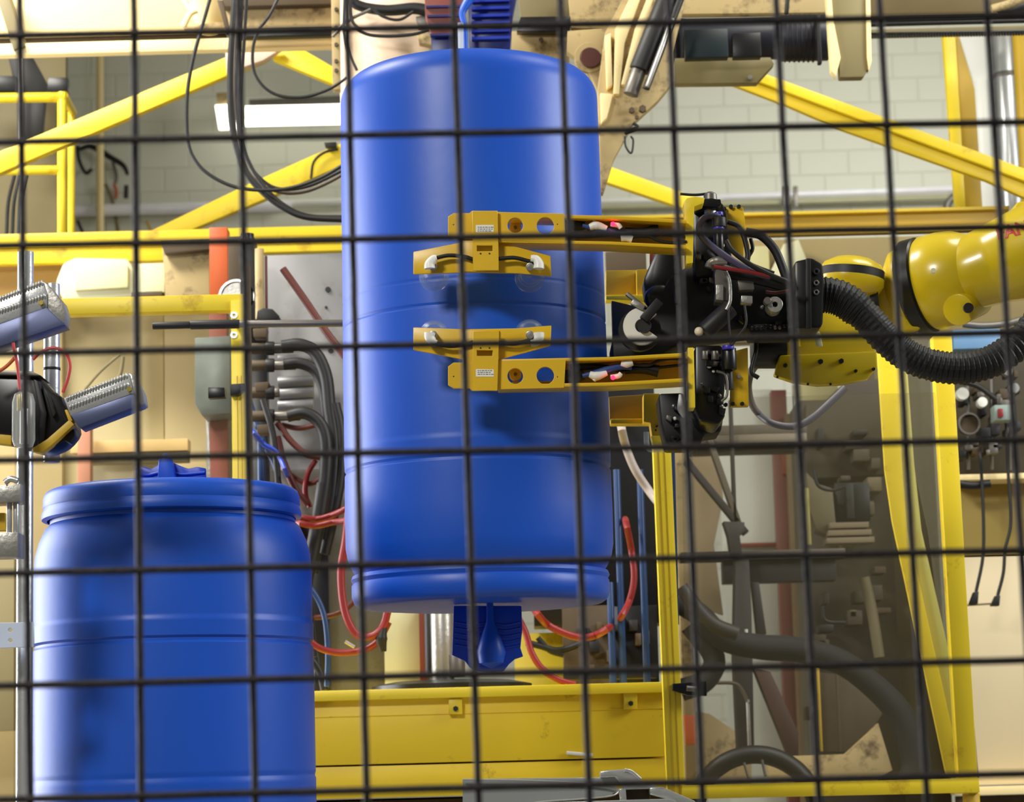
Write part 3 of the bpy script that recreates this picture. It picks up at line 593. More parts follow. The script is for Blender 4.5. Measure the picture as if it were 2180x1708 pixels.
# ================================================================ RIGHT GUARD FRAME
gf = T('safety_enclosure', 'tall yellow framed clear guard enclosure with slanted brace at right', 'guard frame')
YR = 6.35
def quad(name, x0, y0, x1, y1, wpx, Y, dep, m, par, **k):
    return pl(name, [(x0-wpx/2, y0), (x0+wpx/2, y0), (x1+wpx/2, y1), (x1-wpx/2, y1)], Y, dep, m, par, **k)
lp = quad('post', 1405, 850, 1441, 1716, 38, YR, .05, YEL, gf, L='front left post with extrusion slots')
quad('slot', 1401, 960, 1436, 1700, 4, YR-.001, .003, OCH, lp, bevel=0); quad('slot', 1414, 960, 1448, 1700, 2.5, YR-.001, .003, OCH, lp, bevel=0)
quad('edge_strip', 1430, 930, 1440, 1330, 12, YR+.03, .02, BLUP, gf)
quad('post', 2006, 715, 2063, 1690, 40, YR, .05, YEL, gf)
pl('bottom_rail', [(1452, 1672), (2084, 1656), (2086, 1688), (1452, 1702)], YR-.005, .05, YEL, gf)
pl('slanted_brace', [(1866, 715), (1912, 715), (1920, 985), (1932, 1130), (2050, 1655), (2016, 1655), (1900, 1110), (1884, 1000)], YR+.5, .02, YEL, gf)
pl('brace_return', [(1912, 715), (1926, 715), (1946, 985), (1962, 1130), (2080, 1655), (2050, 1655), (1932, 1130), (1920, 985)], YR+.52, .06, mat('pale_yellow_paint', (205, 196, 100), .5), gf)  # return face in a paler yellow than the brace
pl('pane', [(1450, 850), (2000, 835), (2040, 1655), (1462, 1670)], YR+.02, .005, PANE, gf, bevel=0)
pl('tinted_pane', [(1930, 715), (2000, 715), (2042, 1655), (2085, 1655), (1975, 1130), (1944, 985)], YR+.6, .005, PANEG, gf, bevel=0)
pl('hinge', [(1432, 1456), (1460, 1454), (1505, 1450), (1505, 1482), (1462, 1480), (1432, 1470)], YR-.03, .03, BLKG, gf)
tb('hinge_pin', [(1462, 1466), (1485, 1468)], YR-.04, 6, STEELD, gf, straight=True)
vcyl('leg', 1442, 1700, 1800, YR+.03, 18, OCH, gf, z0=0); vcyl('leg', 2070, 1690, 1800, YR+.03, 18, OCH, gf, z0=0)

# ================================================================ OVERHEAD MACHINE (top)
bmh = T('overhead_beam', 'broad cream painted overhead machine beam across the upper left', 'beam')
YM = 8.3
rc('web_plate', -300, -120, 490, 76, YM, .4, CREAM, bmh)
rc('lower_flange', -300, 88, 722, 112, YM-.1, .6, CREAM, bmh); rc('shadow_gap', -300, 77, 480, 87, YM+.02, .3, BRN, bmh)  # brown strip paints the shade in the groove between web and flange
bar('diagonal_rib', (2, -20), (40, 102), YM-.12, 26, .1, OLIVE, bmh)
lathe('cone', [(0, -.11), (.03, -.1), (.12, .06), (.14, .16)], P(445, 10, YM-.05), CREAM, bmh, seg=24)
tb('lifting_lug', [(390, 58), (405, 30), (420, 22)], YM-.15, 7, CREAM, bmh); pl('cable_tray', [(388, 55), (480, 45), (480, 60), (392, 64)], YM-.1, .06, CREAMD, bmh)
tb('hose_loop', [(398, -8), (404, 6), (412, -6)], YM-.1, 3, BLK, bmh)
hp_ = T('grimy_drive_housing', 'grimy brown extruder housing with dark rail beside the overhead beam', 'housing')
pl('housing_plate', [(462, -20), (720, -20), (720, 62), (486, 66)], YM-.2, .2, CREAMD, hp_); pl('dark_band', [(470, -20), (720, -20), (715, 8), (476, 14)], YM-.24, .05, BRN, hp_)
rc('dark_rail', 486, 60, 722, 76, YM-.26, .1, BLKG, hp_)
for y in (10, 28, 45, 92, 150): bolt(712, y, YM-.27, 6, hp_, BRN)
pl('inner_strut', [(462, 0), (474, 0), (488, 60), (480, 66)], YM-.3, .06, BRN, hp_)
hc = T('parison_head', 'wide pinkish cream cylinder of the blow moulding head above the drum', 'machine head')
vcyl('cylinder', 817, -100, 230, 8.0, 98, mat('pinkish_cream', (246, 218, 190), .45, var=.06, scale=3), hc, seg=64)
pl('edge_plate', [(704, -60), (722, -60), (724, 190), (708, 190)], 7.85, .05, CREAMD, hc)
for y in (20, 60, 95, 130, 150): bolt(716, y, 7.845, 5, hc, BRN)
tb('hose', [(735, -20), (760, 10), (820, 22), (880, 18), (915, 24)], 7.8, [12, 12, 13, 14], BLK, hc)
tb('cable', [(790, 15), (815, 35), (850, 42), (880, 25)], 7.75, 3.5, BLK, hc)
tb('cable', [(745, -20), (748, 40), (775, 70), (820, 77), (880, 73), (915, 62)], 7.75, 4, BLK, hc)
tb('cable', [(737, -20), (733, 60), (742, 110), (760, 150)], 7.75, 3.5, BLK, hc)
tb('cable', [(708, 78), (740, 45), (790, 20)], 7.76, 4, STEELD, hc)
pl('bracket', [(885, 35), (915, 30), (915, 58), (890, 55)], 7.8, .05, STEELD, hc); pl('bracket', [(888, 74), (918, 72), (918, 96), (892, 90)], 7.8, .05, CREAMD, hc)
mb = T('mould_block', 'red brown and blue stained mould block above the hanging drum', 'mould')
pl('red_block', [(903, -60), (986, -60), (988, 70), (918, 72), (905, 30)], 7.1, .3, REDP, mb)
pl('lower_block', [(916, 60), (988, 55), (988, 125), (920, 125)], 7.12, .3, NAVY, mb)
for i in range(4): pl('fin', [(906+i*3, 12+i*20), (984, 10+i*20), (984, 14+i*20), (907+i*3, 16+i*20)], 7.09, .02, NAVY, mb, bevel=0)
pl('blue_block', [(995, -60), (1110, -60), (1092, 30), (1084, 125), (1000, 125)], 7.1, .3, NAVY, mb)
for i in range(6): pl('fin', [(1004, -2+i*16), (1086, -4+i*16), (1084, 2+i*16), (1004, 4+i*16)], 7.08, .03, mat('blue_stain', (26, 48, 150), .3, var=.4, scale=20), mb, bevel=0)
tb('blue_plastic_strand', [(1012, -20), (992, 10), (984, 30), (990, 60), (992, 110)], 7.0, [12, 9, 6, 5], BLUE, mb)
tb('frosted_rod', [(980, 50), (981, 110)], 6.98, 7, mat('frosted_rod', (170, 180, 200), .3), mb, straight=True)
# carriage to the right of the head
cg = T('clamp_carriage', 'worn cream clamp carriage with slanted arm and hydraulic cylinder above the drum right side', 'machine carriage')
pl('back_plate', [(1100, -40), (1214, -40), (1216, 44), (1110, 48)], 7.7, .2, OLIVE, cg); pl('dark_slot', [(1108, 36), (1214, 34), (1214, 66), (1100, 66)], 7.6, .2, BLKG, cg)
pl('cross_plate', [(1090, 66), (1212, 64), (1212, 140), (1090, 140)], 7.65, .1, CREAMD, cg); bolt(1152, 85, 7.63, 6, cg, BRN)
pl('side_plate', [(1208, -40), (1340, -40), (1325, 20), (1330, 60), (1216, 58)], 7.6, .2, CREAMD, cg)
pl('bearing_plate', [(1208, 66), (1300, 58), (1310, 200), (1278, 200), (1240, 130), (1206, 110)], 7.55, .12, CREAMD, cg)
disc('bearing_hole', 1258, 122, 7.53, 22, .03, mat('dark_maroon', (70, 22, 16), .5), cg); disc('bearing_ring', 1256, 122, 7.545, 34, .02, CREAMD, cg, inner=22)
pl('slanted_arm', [(1288, 70), (1345, -40), (1470, -40), (1432, 110), (1436, 172), (1400, 215), (1348, 262), (1306, 340), (1284, 412), (1276, 410), (1272, 190)], 7.45, .16, CREAMD, cg, bevel=.004)
pl('arm_rail', [(1310, 60), (1358, -40), (1376, -40), (1330, 90), (1318, 200), (1306, 200)], 7.42, .03, CREAM, cg); pl('arm_rail', [(1352, 60), (1392, -40), (1402, -40), (1348, 130), (1330, 180), (1322, 180)], 7.42, .03, CREAM, cg)
pl('arm_rail', [(1288, 76), (1300, 70), (1304, 180), (1292, 188)], 7.42, .03, CREAM, cg); pl('lower_gusset', [(1278, 198), (1305, 200), (1292, 250), (1280, 262)], 7.42, .03, CREAM, cg)
cyl('hydraulic_cylinder', (1432, -30), (1362, 150), 7.36, 24, CHAR, cg, L='dark hydraulic cylinder'); cyl('cylinder_end', (1360, 150), (1342, 202), 7.36, 17, STEELD, cg)
cyl('piston_rod', (1432, 40), (1378, 185), 7.3, 5, STEEL, cg); cyl('guide_tube', (1460, -30), (1375, 190), 7.33, 8, CHAR, cg)
for q in ((1342, 120, 8), (1345, 235, 7), (1368, 232, 9), (1356, 250, 5), (1338, 150, 6)): bolt(q[0], q[1], 7.43, q[2], cg, BRN)
tb('loose_wire', [(1330, 290), (1332, 312), (1344, 326), (1348, 300), (1343, 290)], 7.4, 2.4, BLK, cg); tb('wire', [(1348, 262), (1356, 272), (1330, 284)], 7.4, 4, BLK, cg)
# motor and rail on the right
mo = T('drive_motor', 'dark navy electric drive motor under the overhead machine at upper right', 'motor')
cyl('motor_body', (1450, 86), (1660, 82), 7.7, 46, MOTB, mo); cyl('motor_end', (1660, 82), (1762, 80), 7.7, 51, MOTB, mo); disc('flange', 1450, 86, 7.75, 50, .03, BLK, mo)
rc('terminal_box', 1458, 62, 1550, 122, 7.5, .06, TEAL, mo); rc('terminal_box', 1560, 70, 1620, 120, 7.5, .06, BLKG, mo); rc('cooling_band', 1740, 32, 1748, 134, 7.6, .03, BLK, mo)
for i in range(7): cyl('fin', (1670+i*10, 82), (1673+i*10, 82), 7.7, 53, BLK, mo)
mk = T('motor_bracket', 'olive cream steel bracket carrying the dark motor', 'bracket')
pl('shelf', [(1436, 124), (1640, 122), (1648, 136), (1612, 176), (1436, 178)], 7.6, .3, mat('olive_cream', (136, 124, 80), .55, var=.12, scale=3), mk); pl('back_wall', [(1420, -40), (1780, -40), (1780, 26), (1440, 30)], 7.9, .1, CREAMD, mk)
bolt(1597, 165, 7.59, 6, mk, STEEL)
cyl('conduit', (1678, -20), (1674, 30), 7.6, 5, BLK, mk)
ps = T('hanging_post', 'blunt cream box section post hanging down right of the motor', 'post')
pl('front_face', [(1770, -40), (1846, -40), (1852, 140), (1838, 164), (1788, 165), (1786, 120), (1764, 40)], 7.4, .18, mat('olive_cream2', (134, 122, 82), .5, var=.06), ps, bevel=.004)
pl('left_edge', [(1757, -40), (1768, -40), (1774, 40), (1790, 122), (1780, 162), (1770, 150)], 7.39, .1, CREAM, ps)
pl('right_edge', [(1843, -40), (1852, -40), (1856, 130), (1850, 150), (1846, 120)], 7.39, .1, CREAM, ps)
rl_ = T('overhead_rail', 'dark overhead rail with toothed rack along the upper right', 'rail')
rc('olive_beam', 1840, -80, 2400, 30, 8.4, .3, mat('dark_olive', (96, 80, 42), .55, var=.3, scale=5), rl_); rc('pale_beam', 1840, 56, 2400, 68, 8.35, .3, OLIVE, rl_)
cyl('dark_pipe', (1840, 46), (2400, 32), 8.2, 9, BLKG, rl_); cyl('dark_pipe', (1840, 52), (2400, 38), 8.1, 6, BLK, rl_)
bar('rack', (1840, 72), (2400, 62), 8.3, 6, .03, BLKG, rl_)
for i in range(60):
    x = 1858+i*6.0; rc('tooth', x, 73-(x-1858)*.02, x+3.4, 79-(x-1858)*.02, 8.3, .02, BLKG, rl_, bevel=0)
tb('cable_hose', [(2110, 20), (2150, 8), (2200, -14)], 8.1, 10, CREAMD, rl_); pl('dark_plate', [(2120, 18), (2240, -10), (2240, 30), (2130, 30)], 8.15, .02, BLKG, rl_)

# cables hanging in loops
CT = [
 ('black cable in the widest hanging loop left of the drum', [(455, -30), (432, 50), (410, 130), (398, 210), (400, 300), (418, 345), (450, 375), (500, 398), (560, 405), (620, 400), (680, 380), (730, 352)], 4.2, BLK),
 ('thick black hose hanging down then curving toward the drum', [(502, -30), (495, 60), (490, 150), (492, 250), (505, 320), (525, 370), (560, 410), (600, 440), (650, 462), (735, 468)], 7, BLK),
 ('glossy grey hose beside the thick black one', [(516, -30), (508, 100), (503, 200), (512, 290), (532, 350), (565, 400), (610, 440), (660, 460), (735, 462)], 4.5, CHAR),
 ('slim black cable at the right of the hanging bundle', [(526, -30), (520, 80), (512, 180), (508, 270), (525, 340), (560, 385), (600, 403), (660, 395), (735, 360)], 4, BLK),
 ('thin black cable in the small upper loop', [(605, -30), (575, 30), (548, 70), (538, 110), (542, 155), (565, 188), (600, 205), (650, 206), (700, 190), (740, 165)], 3.6, BLK),
 ('brown grey cable low in the bundle curving up to the drum', [(510, -30), (500, 150), (500, 280), (520, 350), (550, 390), (600, 410), (650, 408), (700, 388), (740, 365)], 4, mat('brown_cable', (70, 56, 46), .45)),
]
for L, pts, r, m in CT:
    tb('hanging_cable', pts, 7.55 + .02*CT.index((L, pts, r, m)), r, m, None, n=10, L=L, cat='cable', group='cables looping left of the drum')
hw = T('control_wire', 'thin dark wire with small clip on the lower yellow diagonal', 'wire')
tb('wire', [(720, 318), (690, 325), (668, 345), (662, 380)], 8.98, 3, BLK, hw); pl('clip', [(690, 303), (716, 302), (716, 314), (692, 312)], 8.97, .03, BLK, hw)

# ================================================================ YELLOW STEELWORK
def single(f, *a, **k): return f(*a, **k)
pl('yellow_brace', [(-80, 360), (0, 322), (480, 122), (510, 112), (600, 98), (640, 105), (600, 112), (590, 122), (520, 150), (0, 368), (-80, 402)][:4]+[(590, 102), (565, 128), (480, 162), (0, 368), (-80, 402)], 9.0, .12, YEL, None, L='yellow diagonal brace rising from the left edge under the cream beam', cat='brace')
pl('yellow_brace', [(590, 104), (632, 98), (760, 172), (760, 200), (580, 125)], 8.95, .1, YEL, None, L='short yellow brace sloping down toward the top of the drum', cat='brace')
pl('gusset_plate', [(480, 112), (600, 103), (560, 128), (482, 155)], 8.9, .04, mat('pink_primer', (226, 196, 178), .5, var=.2, scale=14), None, L='pinkish primer patch gusset where two yellow braces meet', cat='plate')
pl('yellow_brace', [(320, 492), (520, 396), (640, 342), (700, 316), (760, 292), (1020, 205), (1020, 244), (760, 338), (560, 425), (395, 494)], 9.0, .1, YEL, None, L='yellow diagonal brace from the long beam up to the drum', cat='brace')
bmL = T('yellow_beam', 'long yellow horizontal beam left of the drum', 'beam')
rc('top_tube', -300, 492, 740, 520, 8.7, .12, YEL, bmL, bevel=.008); rc('lower_band', -300, 524, 350, 562, 8.72, .1, YEL, bmL); rc('lower_band', 350, 517, 740, 538, 8.72, .1, YEL, bmL)
rc('dark_line', -300, 519, 740, 523, 8.715, .02, OCH, bmL, bevel=0)
pl('yellow_brace', [(1000, 246), (1286, 350), (1440, 405), (1520, 436), (1520, 472), (1440, 438), (1286, 386), (1000, 282)], 8.9, .1, YEL, None, L='yellow brace just right of the drum ending behind the gripper', cat='brace')
br = T('yellow_brace', 'long yellow angle brace sloping down to the robot arm at right', 'brace')
pl('upper_face', [(1320, 48), (1660, 168), (2200, 366), (2240, 384), (2240, 408), (2180, 384), (1640, 182), (1320, 66)], 8.6, .1, YEL, br)
pl('lower_face', [(1320, 66), (1616, 178), (1640, 182), (2180, 384), (2240, 408), (2240, 440), (2180, 420), (2100, 384), (1800, 278), (1680, 226), (1560, 180), (1320, 90)], 8.62, .03, mat('shaded_yellow_paint', (210, 180, 26), .5), br)  # same yellow brace, its shaded lower face painted darker
po = T('yellow_column', 'yellow flanged steel column at upper right beside the silver duct', 'column')
pl('front_flange', [(2008, 70), (2034, 70), (2056, 448), (2036, 448)], 8.9, .12, YEL, po); pl('web', [(2034, 70), (2040, 70), (2075, 190), (2092, 448), (2056, 448)], 8.95, .04, OCH, po)  # web is the same yellow steel, its shade painted in ochre
bmR = T('yellow_beam', 'ochre yellow horizontal beam behind gripper and robot on the right', 'beam')
rc('face', 760, 462, 2150, 494, 8.75, .12, OCH, bmR); rc('lower_flange', 760, 494, 2150, 506, 8.7, .2, mat('shaded_ochre', (176, 140, 26), .5), bmR); rc('top_flange', 760, 456, 2150, 463, 8.72, .18, mat('lit_ochre', (214, 182, 40), .5), bmR)  # lit top and shaded underside painted as lighter and darker ochre
rl2 = T('guard_railing', 'yellow tubular railing at the upper left platform', 'railing')
vcyl('post', 132, 197, 500, 9.3, 10, YEL, rl2); vcyl('post', 152, 230, 500, 9.6, 8, YEL, rl2); cyl('rail', (-100, 210), (140, 207), 9.3, 11, YEL, rl2); cyl('rail', (-100, 365), (132, 362), 9.3, 10, YEL, rl2); cyl('return_rail', (136, 203, 9.3), (156, 240, 9.62), 9.4, 9, YEL, rl2)
vcyl('conduit_pipe', 214, 112, 1600, 19.7, 8, CREAM, None, z0=0, L='slim cream vertical conduit between railing and braces', cat='pipe')
vcyl('conduit_pipe', 45, 60, 300, 9.85, 5, STEEL, None, L='thin grey vertical conduit near the top left corner', cat='pipe')
cyl('white_pipe', (-300, 460), (620, 438), 19.8, 13, mat('gloss_white', (240, 238, 246), .2), None, L='thick glossy white pipe behind the yellow railing', cat='pipe')
cyl('white_pipe', (560, 434), (760, 428), 19.85, 8, WHITE, None, L='thinner white pipe left of the drum', cat='pipe')
wp = T('white_pipe', 'bright white conduit pipe on the wall above the gripper', 'pipe')
cyl('pipe', (1270, 428), (1540, 421), 19.8, 6, WHITE, wp); cyl('pipe', (1520, 420), (2038, 402), 19.8, 7, MATS['gloss_white'], wp); cyl('lower_pipe', (1270, 442), (2030, 420), 19.85, 5, mat('greenish_pipe', (176, 174, 140), .5), wp)
for x in (1668, 1690): rc('pipe_clip', x, 396, x+9, 440, 19.75, .26, STEELD, wp)
tb('elbow', [(2038, 404), (2045, 398), (2044, 388)], 19.8, 7, WHITE, wp)
tb('drop_pipe', [(2044, 408), (2020, 430), (2015, 450)], 19.75, 8, STEELD, wp)
du = T('air_duct', 'silver white ventilation duct in the upper right corner', 'duct')
pl('hopper', [(2040, 70), (2100, 70), (2108, 180), (2078, 190)], 10.2, .2, WHITE, du); vcyl('duct_pipe', 2098, 175, 460, 10.2, 22, WHITE, du); vcyl('duct_pipe', 2150, 70, 470, 10.4, 32, ALU, du); vcyl('duct_collar', 2144, 158, 168, 10.4, 34, STEELD, du)
vcyl('yellow_column', 2185, 60, 470, 9.6, 20, OCH, None, L='ochre post at the far right edge beside the duct', cat='column')
# lit lamp
lm = T('fluorescent_lamp', 'lit fluorescent lamp fixture left of the drum', 'lamp')
cyl('tube', (520, 240), (800, 234), 19.55, 14, TUBEL, lm, L='glowing white tube'); cyl('tube', (520, 260), (800, 254), 11.45, 10, TUBEL, lm)
pl('reflector', [(530, 228), (800, 218), (800, 236), (530, 240)], 19.6, .12, WHITE, lm); pl('end_cap', [(458, 224), (500, 222), (512, 272), (466, 274)], 19.5, .1, TUBEL, lm)
pl('hanger', [(460, 198), (490, 196), (492, 224), (464, 226)], 19.55, .05, CREAMD, lm); pl('ballast', [(530, 212), (800, 200), (800, 220), (530, 230)], 19.65, .1, STEELD, lm)

# upper left clutter behind the railing
cl = T('dark_cabinet', 'dark machinery under the cream beam at the upper left corner', 'cabinet')
pl('box', [(-60, 160), (36, 162), (36, 194), (-60, 196)], 9.9, .2, BLKG, cl); pl('box', [(102, 165), (144, 165), (144, 196), (100, 198)], 9.9, .2, BLKG, cl)
pl('slanted_arm', [(16, 115), (64, 112), (106, 190), (95, 205), (36, 205)], 9.95, .1, CHAR, cl); pl('back_panel', [(-60, 112), (140, 112), (140, 500), (-60, 500)], 10.2, .1, OLIVE, cl)
pl('valve_cluster', [(50, 205), (96, 205), (88, 290), (60, 300), (40, 290)], 9.9, .1, CHAR, cl)
for i, x in enumerate((18, 30, 44)): tb('hose', [(x+14, 370), (x, 430), (x-4, 500)], 9.8, 4, BLK, cl)
hk = T('hanging_tools', 'dark straps and leads hanging behind the conduit at upper left', 'straps')
tb('strap', [(165, 310), (168, 340), (182, 368), (196, 360)], 19.9, 4, BLK, hk); tb('strap', [(168, 318), (195, 312), (235, 335), (262, 352), (272, 372)], 19.9, [4, 7, 6, 4], BLK, hk)
tb('strap', [(240, 345), (248, 375), (245, 390)], 19.9, 4, STEELD, hk); tb('orange_strap', [(243, 392), (248, 410), (246, 422)], 19.9, 3.5, ORNG, hk); tb('black_tool', [(269, 395), (268, 422)], 19.9, 5, BLK, hk, straight=True)
tb('strap', [(225, 392), (240, 430), (252, 495)], 19.9, 4, OLIVE, hk); tb('strap', [(312, 470), (322, 495)], 19.9, 3, OCH, hk); tb('strap', [(165, 470), (178, 500)], 19.9, 3.5, BLK, hk)

# ================================================================ MID LEFT MACHINE
en = T('machine_enclosure', 'tan sheet metal machine enclosure behind the clear left door', 'machine')
rc('tan_panel', -300, 552, 132, 1760, 8.9, .1, TAN, en, z0=0)
rc('tan_panel', 134, 548, 350, 1760, 8.95, .1, mat('light_tan', (196, 180, 130), .6, var=.08, scale=2), en, z0=0); rc('tan_panel', 352, 548, 492, 1760, 8.9, .1, TAN, en, z0=0)
rc('ochre_panel', -300, 556, 132, 640, 8.8, .05, mat('brownish_tan', (190, 150, 80), .6, var=.15, scale=3), en)
pl('pale_casting', [(134, 560), (160, 548), (270, 550), (285, 570), (286, 632), (134, 640), (118, 600)], 8.6, .15, PALE, en, bevel=.01)
pl('casting_window', [(160, 560), (272, 564), (272, 612), (158, 618)], 8.58, .03, mat('pale_window', (222, 218, 170), .5), en, bevel=.004)
pl('pale_block', [(288, 562), (350, 560), (350, 622), (288, 628)], 8.6, .15, PALE, en); pl('dark_ledge', [(280, 622), (345, 620), (344, 632), (280, 636)], 8.55, .1, BRN, en)
pl('grey_box', [(345, 515), (445, 513), (446, 632), (352, 634)], 8.5, .2, CREAMD, en); pl('box_lid', [(342, 514), (448, 510), (450, 530), (350, 540)], 8.45, .25, BRN, en)
rc('cross_beam', 150, 937, 400, 962, 8.6, .08, mat('peach_tan', (222, 186, 120), .6), en); rc('cross_beam', 180, 962, 400, 985, 8.62, .06, OLIVE, en)
rc('pink_post', 165, 890, 192, 1060, 8.5, .06, mat('salmon', (204, 140, 110), .6), en); rc('pale_sheet', 192, 985, 350, 1100, 8.7, .05, mat('pale_tan', (216, 204, 160), .6), en)
pl('glass_box', [(415, 720), (490, 715), (490, 880), (430, 885), (415, 860)], 7.8, .15, mat('grey_green_metal', (116, 124, 116), .4, .3, var=.3, scale=20), en)
rc('grey_column', 440, 880, 490, 1080, 8.06, .15, mat('grey_mid', (140, 136, 116), .5, var=.2), en); pl('blue_edge', [(438, 880), (445, 880), (452, 1080), (440, 1080)], 8.03, .1, STEEL, en)
rc('lower_grey_sheet', -300, 1150, 30, 1560, 8.5, .05, mat('drab', (150, 138, 100), .6), en)
tb('thin_cable', [(180, 830), (215, 790), (255, 755)], 8.5, 3, OLIVE, en); tb('thin_cable', [(262, 760), (258, 790), (250, 812)], 8.5, 4, OLIVE, en)
op = T('orange_post', 'orange painted steel post with dark gauge left of the drum', 'post')
rc('post', 446, 484, 484, 634, 7.9, .08, ORNG, op); rc('post_lower', 446, 634, 484, 1000, 7.92, .06, RUST, op, z0=0)
ga = T('round_gauge', 'pale round disc behind the top corner of the left door', 'gauge')
disc('face', 503, 632, 7.56, 36, .02, STEEL, ga); disc('rim', 503, 632, 7.55, 39, .03, ALU, ga, inner=34)
mf = T('hydraulic_manifold', 'dark steel column with hydraulic pipe fittings between door and drum', 'manifold')
rc('column', 486, 504, 515, 640, 7.6, .1, BRN, mf); rc('column', 512, 502, 540, 700, 7.55, .12, CHAR, mf); vcyl('pin', 527, 498, 516, 7.5, 14, BLKG, mf)
vcyl('pale_pipe', 553, 530, 680, 7.5, 10, CREAMD, mf); vcyl('thin_rod', 567, 545, 680, 7.5, 3, REDD, mf)
rc('backing', 524, 690, 572, 1500, 7.7, .06, BLKG, mf, z0=ZT+.002)
pl('valve_head', [(548, 662), (560, 656), (580, 658), (594, 672), (588, 682), (545, 684)], 7.4, .1, BLK, mf)
for y, L2 in ((742, 645), (778, 650), (836, 615), (886, 660)):
    cyl('fitting', (530, y+1), (572, y), 7.4, 12, BRN, mf); cyl('fitting_nut', (566, y), (584, y), 7.4, 15, CHAR, mf); cyl('fitting', (584, y), (L2-20, y-1), 7.4, 11, STEELD, mf)
for y in (758, 806, 830, 856): cyl('shiny_sleeve', (592, y+10), (668, y+6), 7.55, 14, PLATEN, mf)
for q in ((552, 700), (556, 815), (560, 905)): pl('clamp', [(q[0]-14, q[1]), (q[0]+16, q[1]-2), (q[0]+14, q[1]+18), (q[0]-12, q[1]+18)], 7.38, .06, BRN, mf)
pt = T('mould_platen', 'large grey steel mould platen behind the hanging drum', 'platen')
rc('plate', 562, 540, 905, 1462, 7.85, .12, PLATEN, pt, z0=ZT+.002); rc('side_web', 562, 1000, 700, 1462, 7.8, .04, STEELD, pt)
for q in ((698, 616, 6), (694, 654, 3), (704, 746, 6), (606, 917, 5), (698, 1210, 4)): disc('bolt_hole', q[0], q[1], 7.845, q[2], .01, BLK, pt)
# hoses
def hoses(lst, name, cat, group):
    for L, pts, Y, r, m in lst:
        if 'between upright' in L or 'bowing' in L or 'sagging' in L or 'right edge of the drum' in L or 'crossing above' in L:
            bk = 7.84 if pts[0][0] < 1000 else 8.02
            if True: pts = [pts[0]+(bk,)]+pts
            pts = pts+[pts[-1]+(bk,)]
        tb(name, pts, Y, r, m, None, L=L, cat=cat, group=group)
hoses([
 ('black hydraulic hose from the topmost fitting arching over and down', [(600, 738), (640, 734), (672, 752), (694, 800), (702, 870), (712, 950), (706, 1050), (690, 1150)], 7.3, 14, BLK),
 ('black hydraulic hose from the second fitting joining the bundle', [(604, 776), (640, 774), (672, 790), (690, 830), (696, 900), (694, 1000), (680, 1120), (665, 1220)], 7.38, 13, BLK),
 ('black hydraulic hose from the lowest fitting bending down', [(612, 886), (650, 880), (680, 900), (694, 940), (692, 1020), (676, 1120), (662, 1200)], 7.25, 14, BLK),
 ('black hose lying against the left edge of the drum', [(712, 860), (724, 920), (724, 1010), (708, 1100), (690, 1180)], 7.3, 13, BLK),
 ('black hose slanting behind the upright drum rim', [(560, 850), (580, 920), (590, 1000), (594, 1060)], 7.3, 7, CHAR),
 ('charcoal hose in the low bundle behind the upright drum', [(690, 1030), (676, 1120), (660, 1200), (650, 1260), (660, 1400)], 7.2, 16, BLK),
], 'hydraulic_hose', 'hose', 'black hydraulic hoses left of the drum')
hoses([
 ('rust brown rod slanting from the platen top to the drum', [(602, 572), (650, 640), (690, 700), (735, 760)], 7.5, 8, REDD),
 ('dark red hose crossing just under the lowest black fitting', [(600, 905), (640, 912), (690, 900)], 7.45, 6, REDD),
 ('dark red hose slanting down right across the platen', [(590, 900), (620, 940), (655, 968), (705, 976)], 7.4, 7, REDD),
 ('brown red hose running steeply down behind the black bundle', [(590, 930), (604, 985), (628, 1040), (655, 1075)], 7.4, 8, REDD),
 ('red hose forming a short bow inside the bundle', [(672, 980), (655, 1010), (650, 1050), (660, 1080)], 7.42, 6, REDH),
 ('dark red hose bowing right behind the rim of the upright drum', [(600, 995), (630, 1020), (660, 1030), (690, 1015)], 7.43, 6, REDD),
 ('upper bright red hose between upright drum and hanging drum', [(630, 1100), (670, 1106), (705, 1098), (745, 1080)], 7.1, 6.5, REDH),
 ('lower bright red hose between upright drum and hanging drum', [(628, 1112), (670, 1120), (710, 1112), (750, 1108)], 7.08, 6.5, REDH),
 ('long bright red hose hanging in a deep loop left of the hanging drum foot', [(742, 1090), (736, 1150), (726, 1220), (734, 1300), (758, 1350), (790, 1355), (815, 1335), (826, 1300)], 7.0, 8.5, REDH),
 ('dark red hose low beside the upright drum shoulder', [(655, 1316), (700, 1312), (735, 1298), (765, 1268)], 7.2, 6, REDD),
 ('red hose in the lowest loop behind the upright drum', [(655, 1360), (680, 1380), (720, 1390), (770, 1385), (805, 1365), (828, 1325)], 7.05, 7, REDH),
 ('red hose curving down to the yellow base right of the drum flap', [(1105, 1318), (1120, 1350), (1132, 1390), (1155, 1425), (1190, 1448), (1225, 1458)], 7.0, 7, REDH),
 ('red hose sagging in a shallow bow under the drum right side', [(1140, 1302), (1165, 1330), (1205, 1350), (1240, 1358), (1270, 1352), (1298, 1336)], 7.05, 7.5, REDH),
 ('red hose in the dark gap at the right edge of the drum', [(1332, 1110), (1344, 1170), (1350, 1230), (1340, 1280), (1322, 1315)], 7.1, 7, REDH),
], 'red_hose', 'hose', 'red hoses around the platen')
hoses([
 ('thin blue hose curving down beside the upright drum', [(650, 1240), (676, 1275), (692, 1320), (698, 1390), (696, 1462)], 7.15, 6, BLUP),
 ('blue hose slanting behind the left door post', [(530, 850), (560, 940), (585, 990), (600, 1060)], 7.5, 6, BLUP),
 ('bright blue hose crossing above the upright drum lid', [(535, 915), (560, 945), (590, 965), (610, 1010)], 7.2, 5, mat('bright_blue_hose', (30, 60, 170), .4)),
], 'blue_hose', 'hose', 'blue hoses left of the drum')
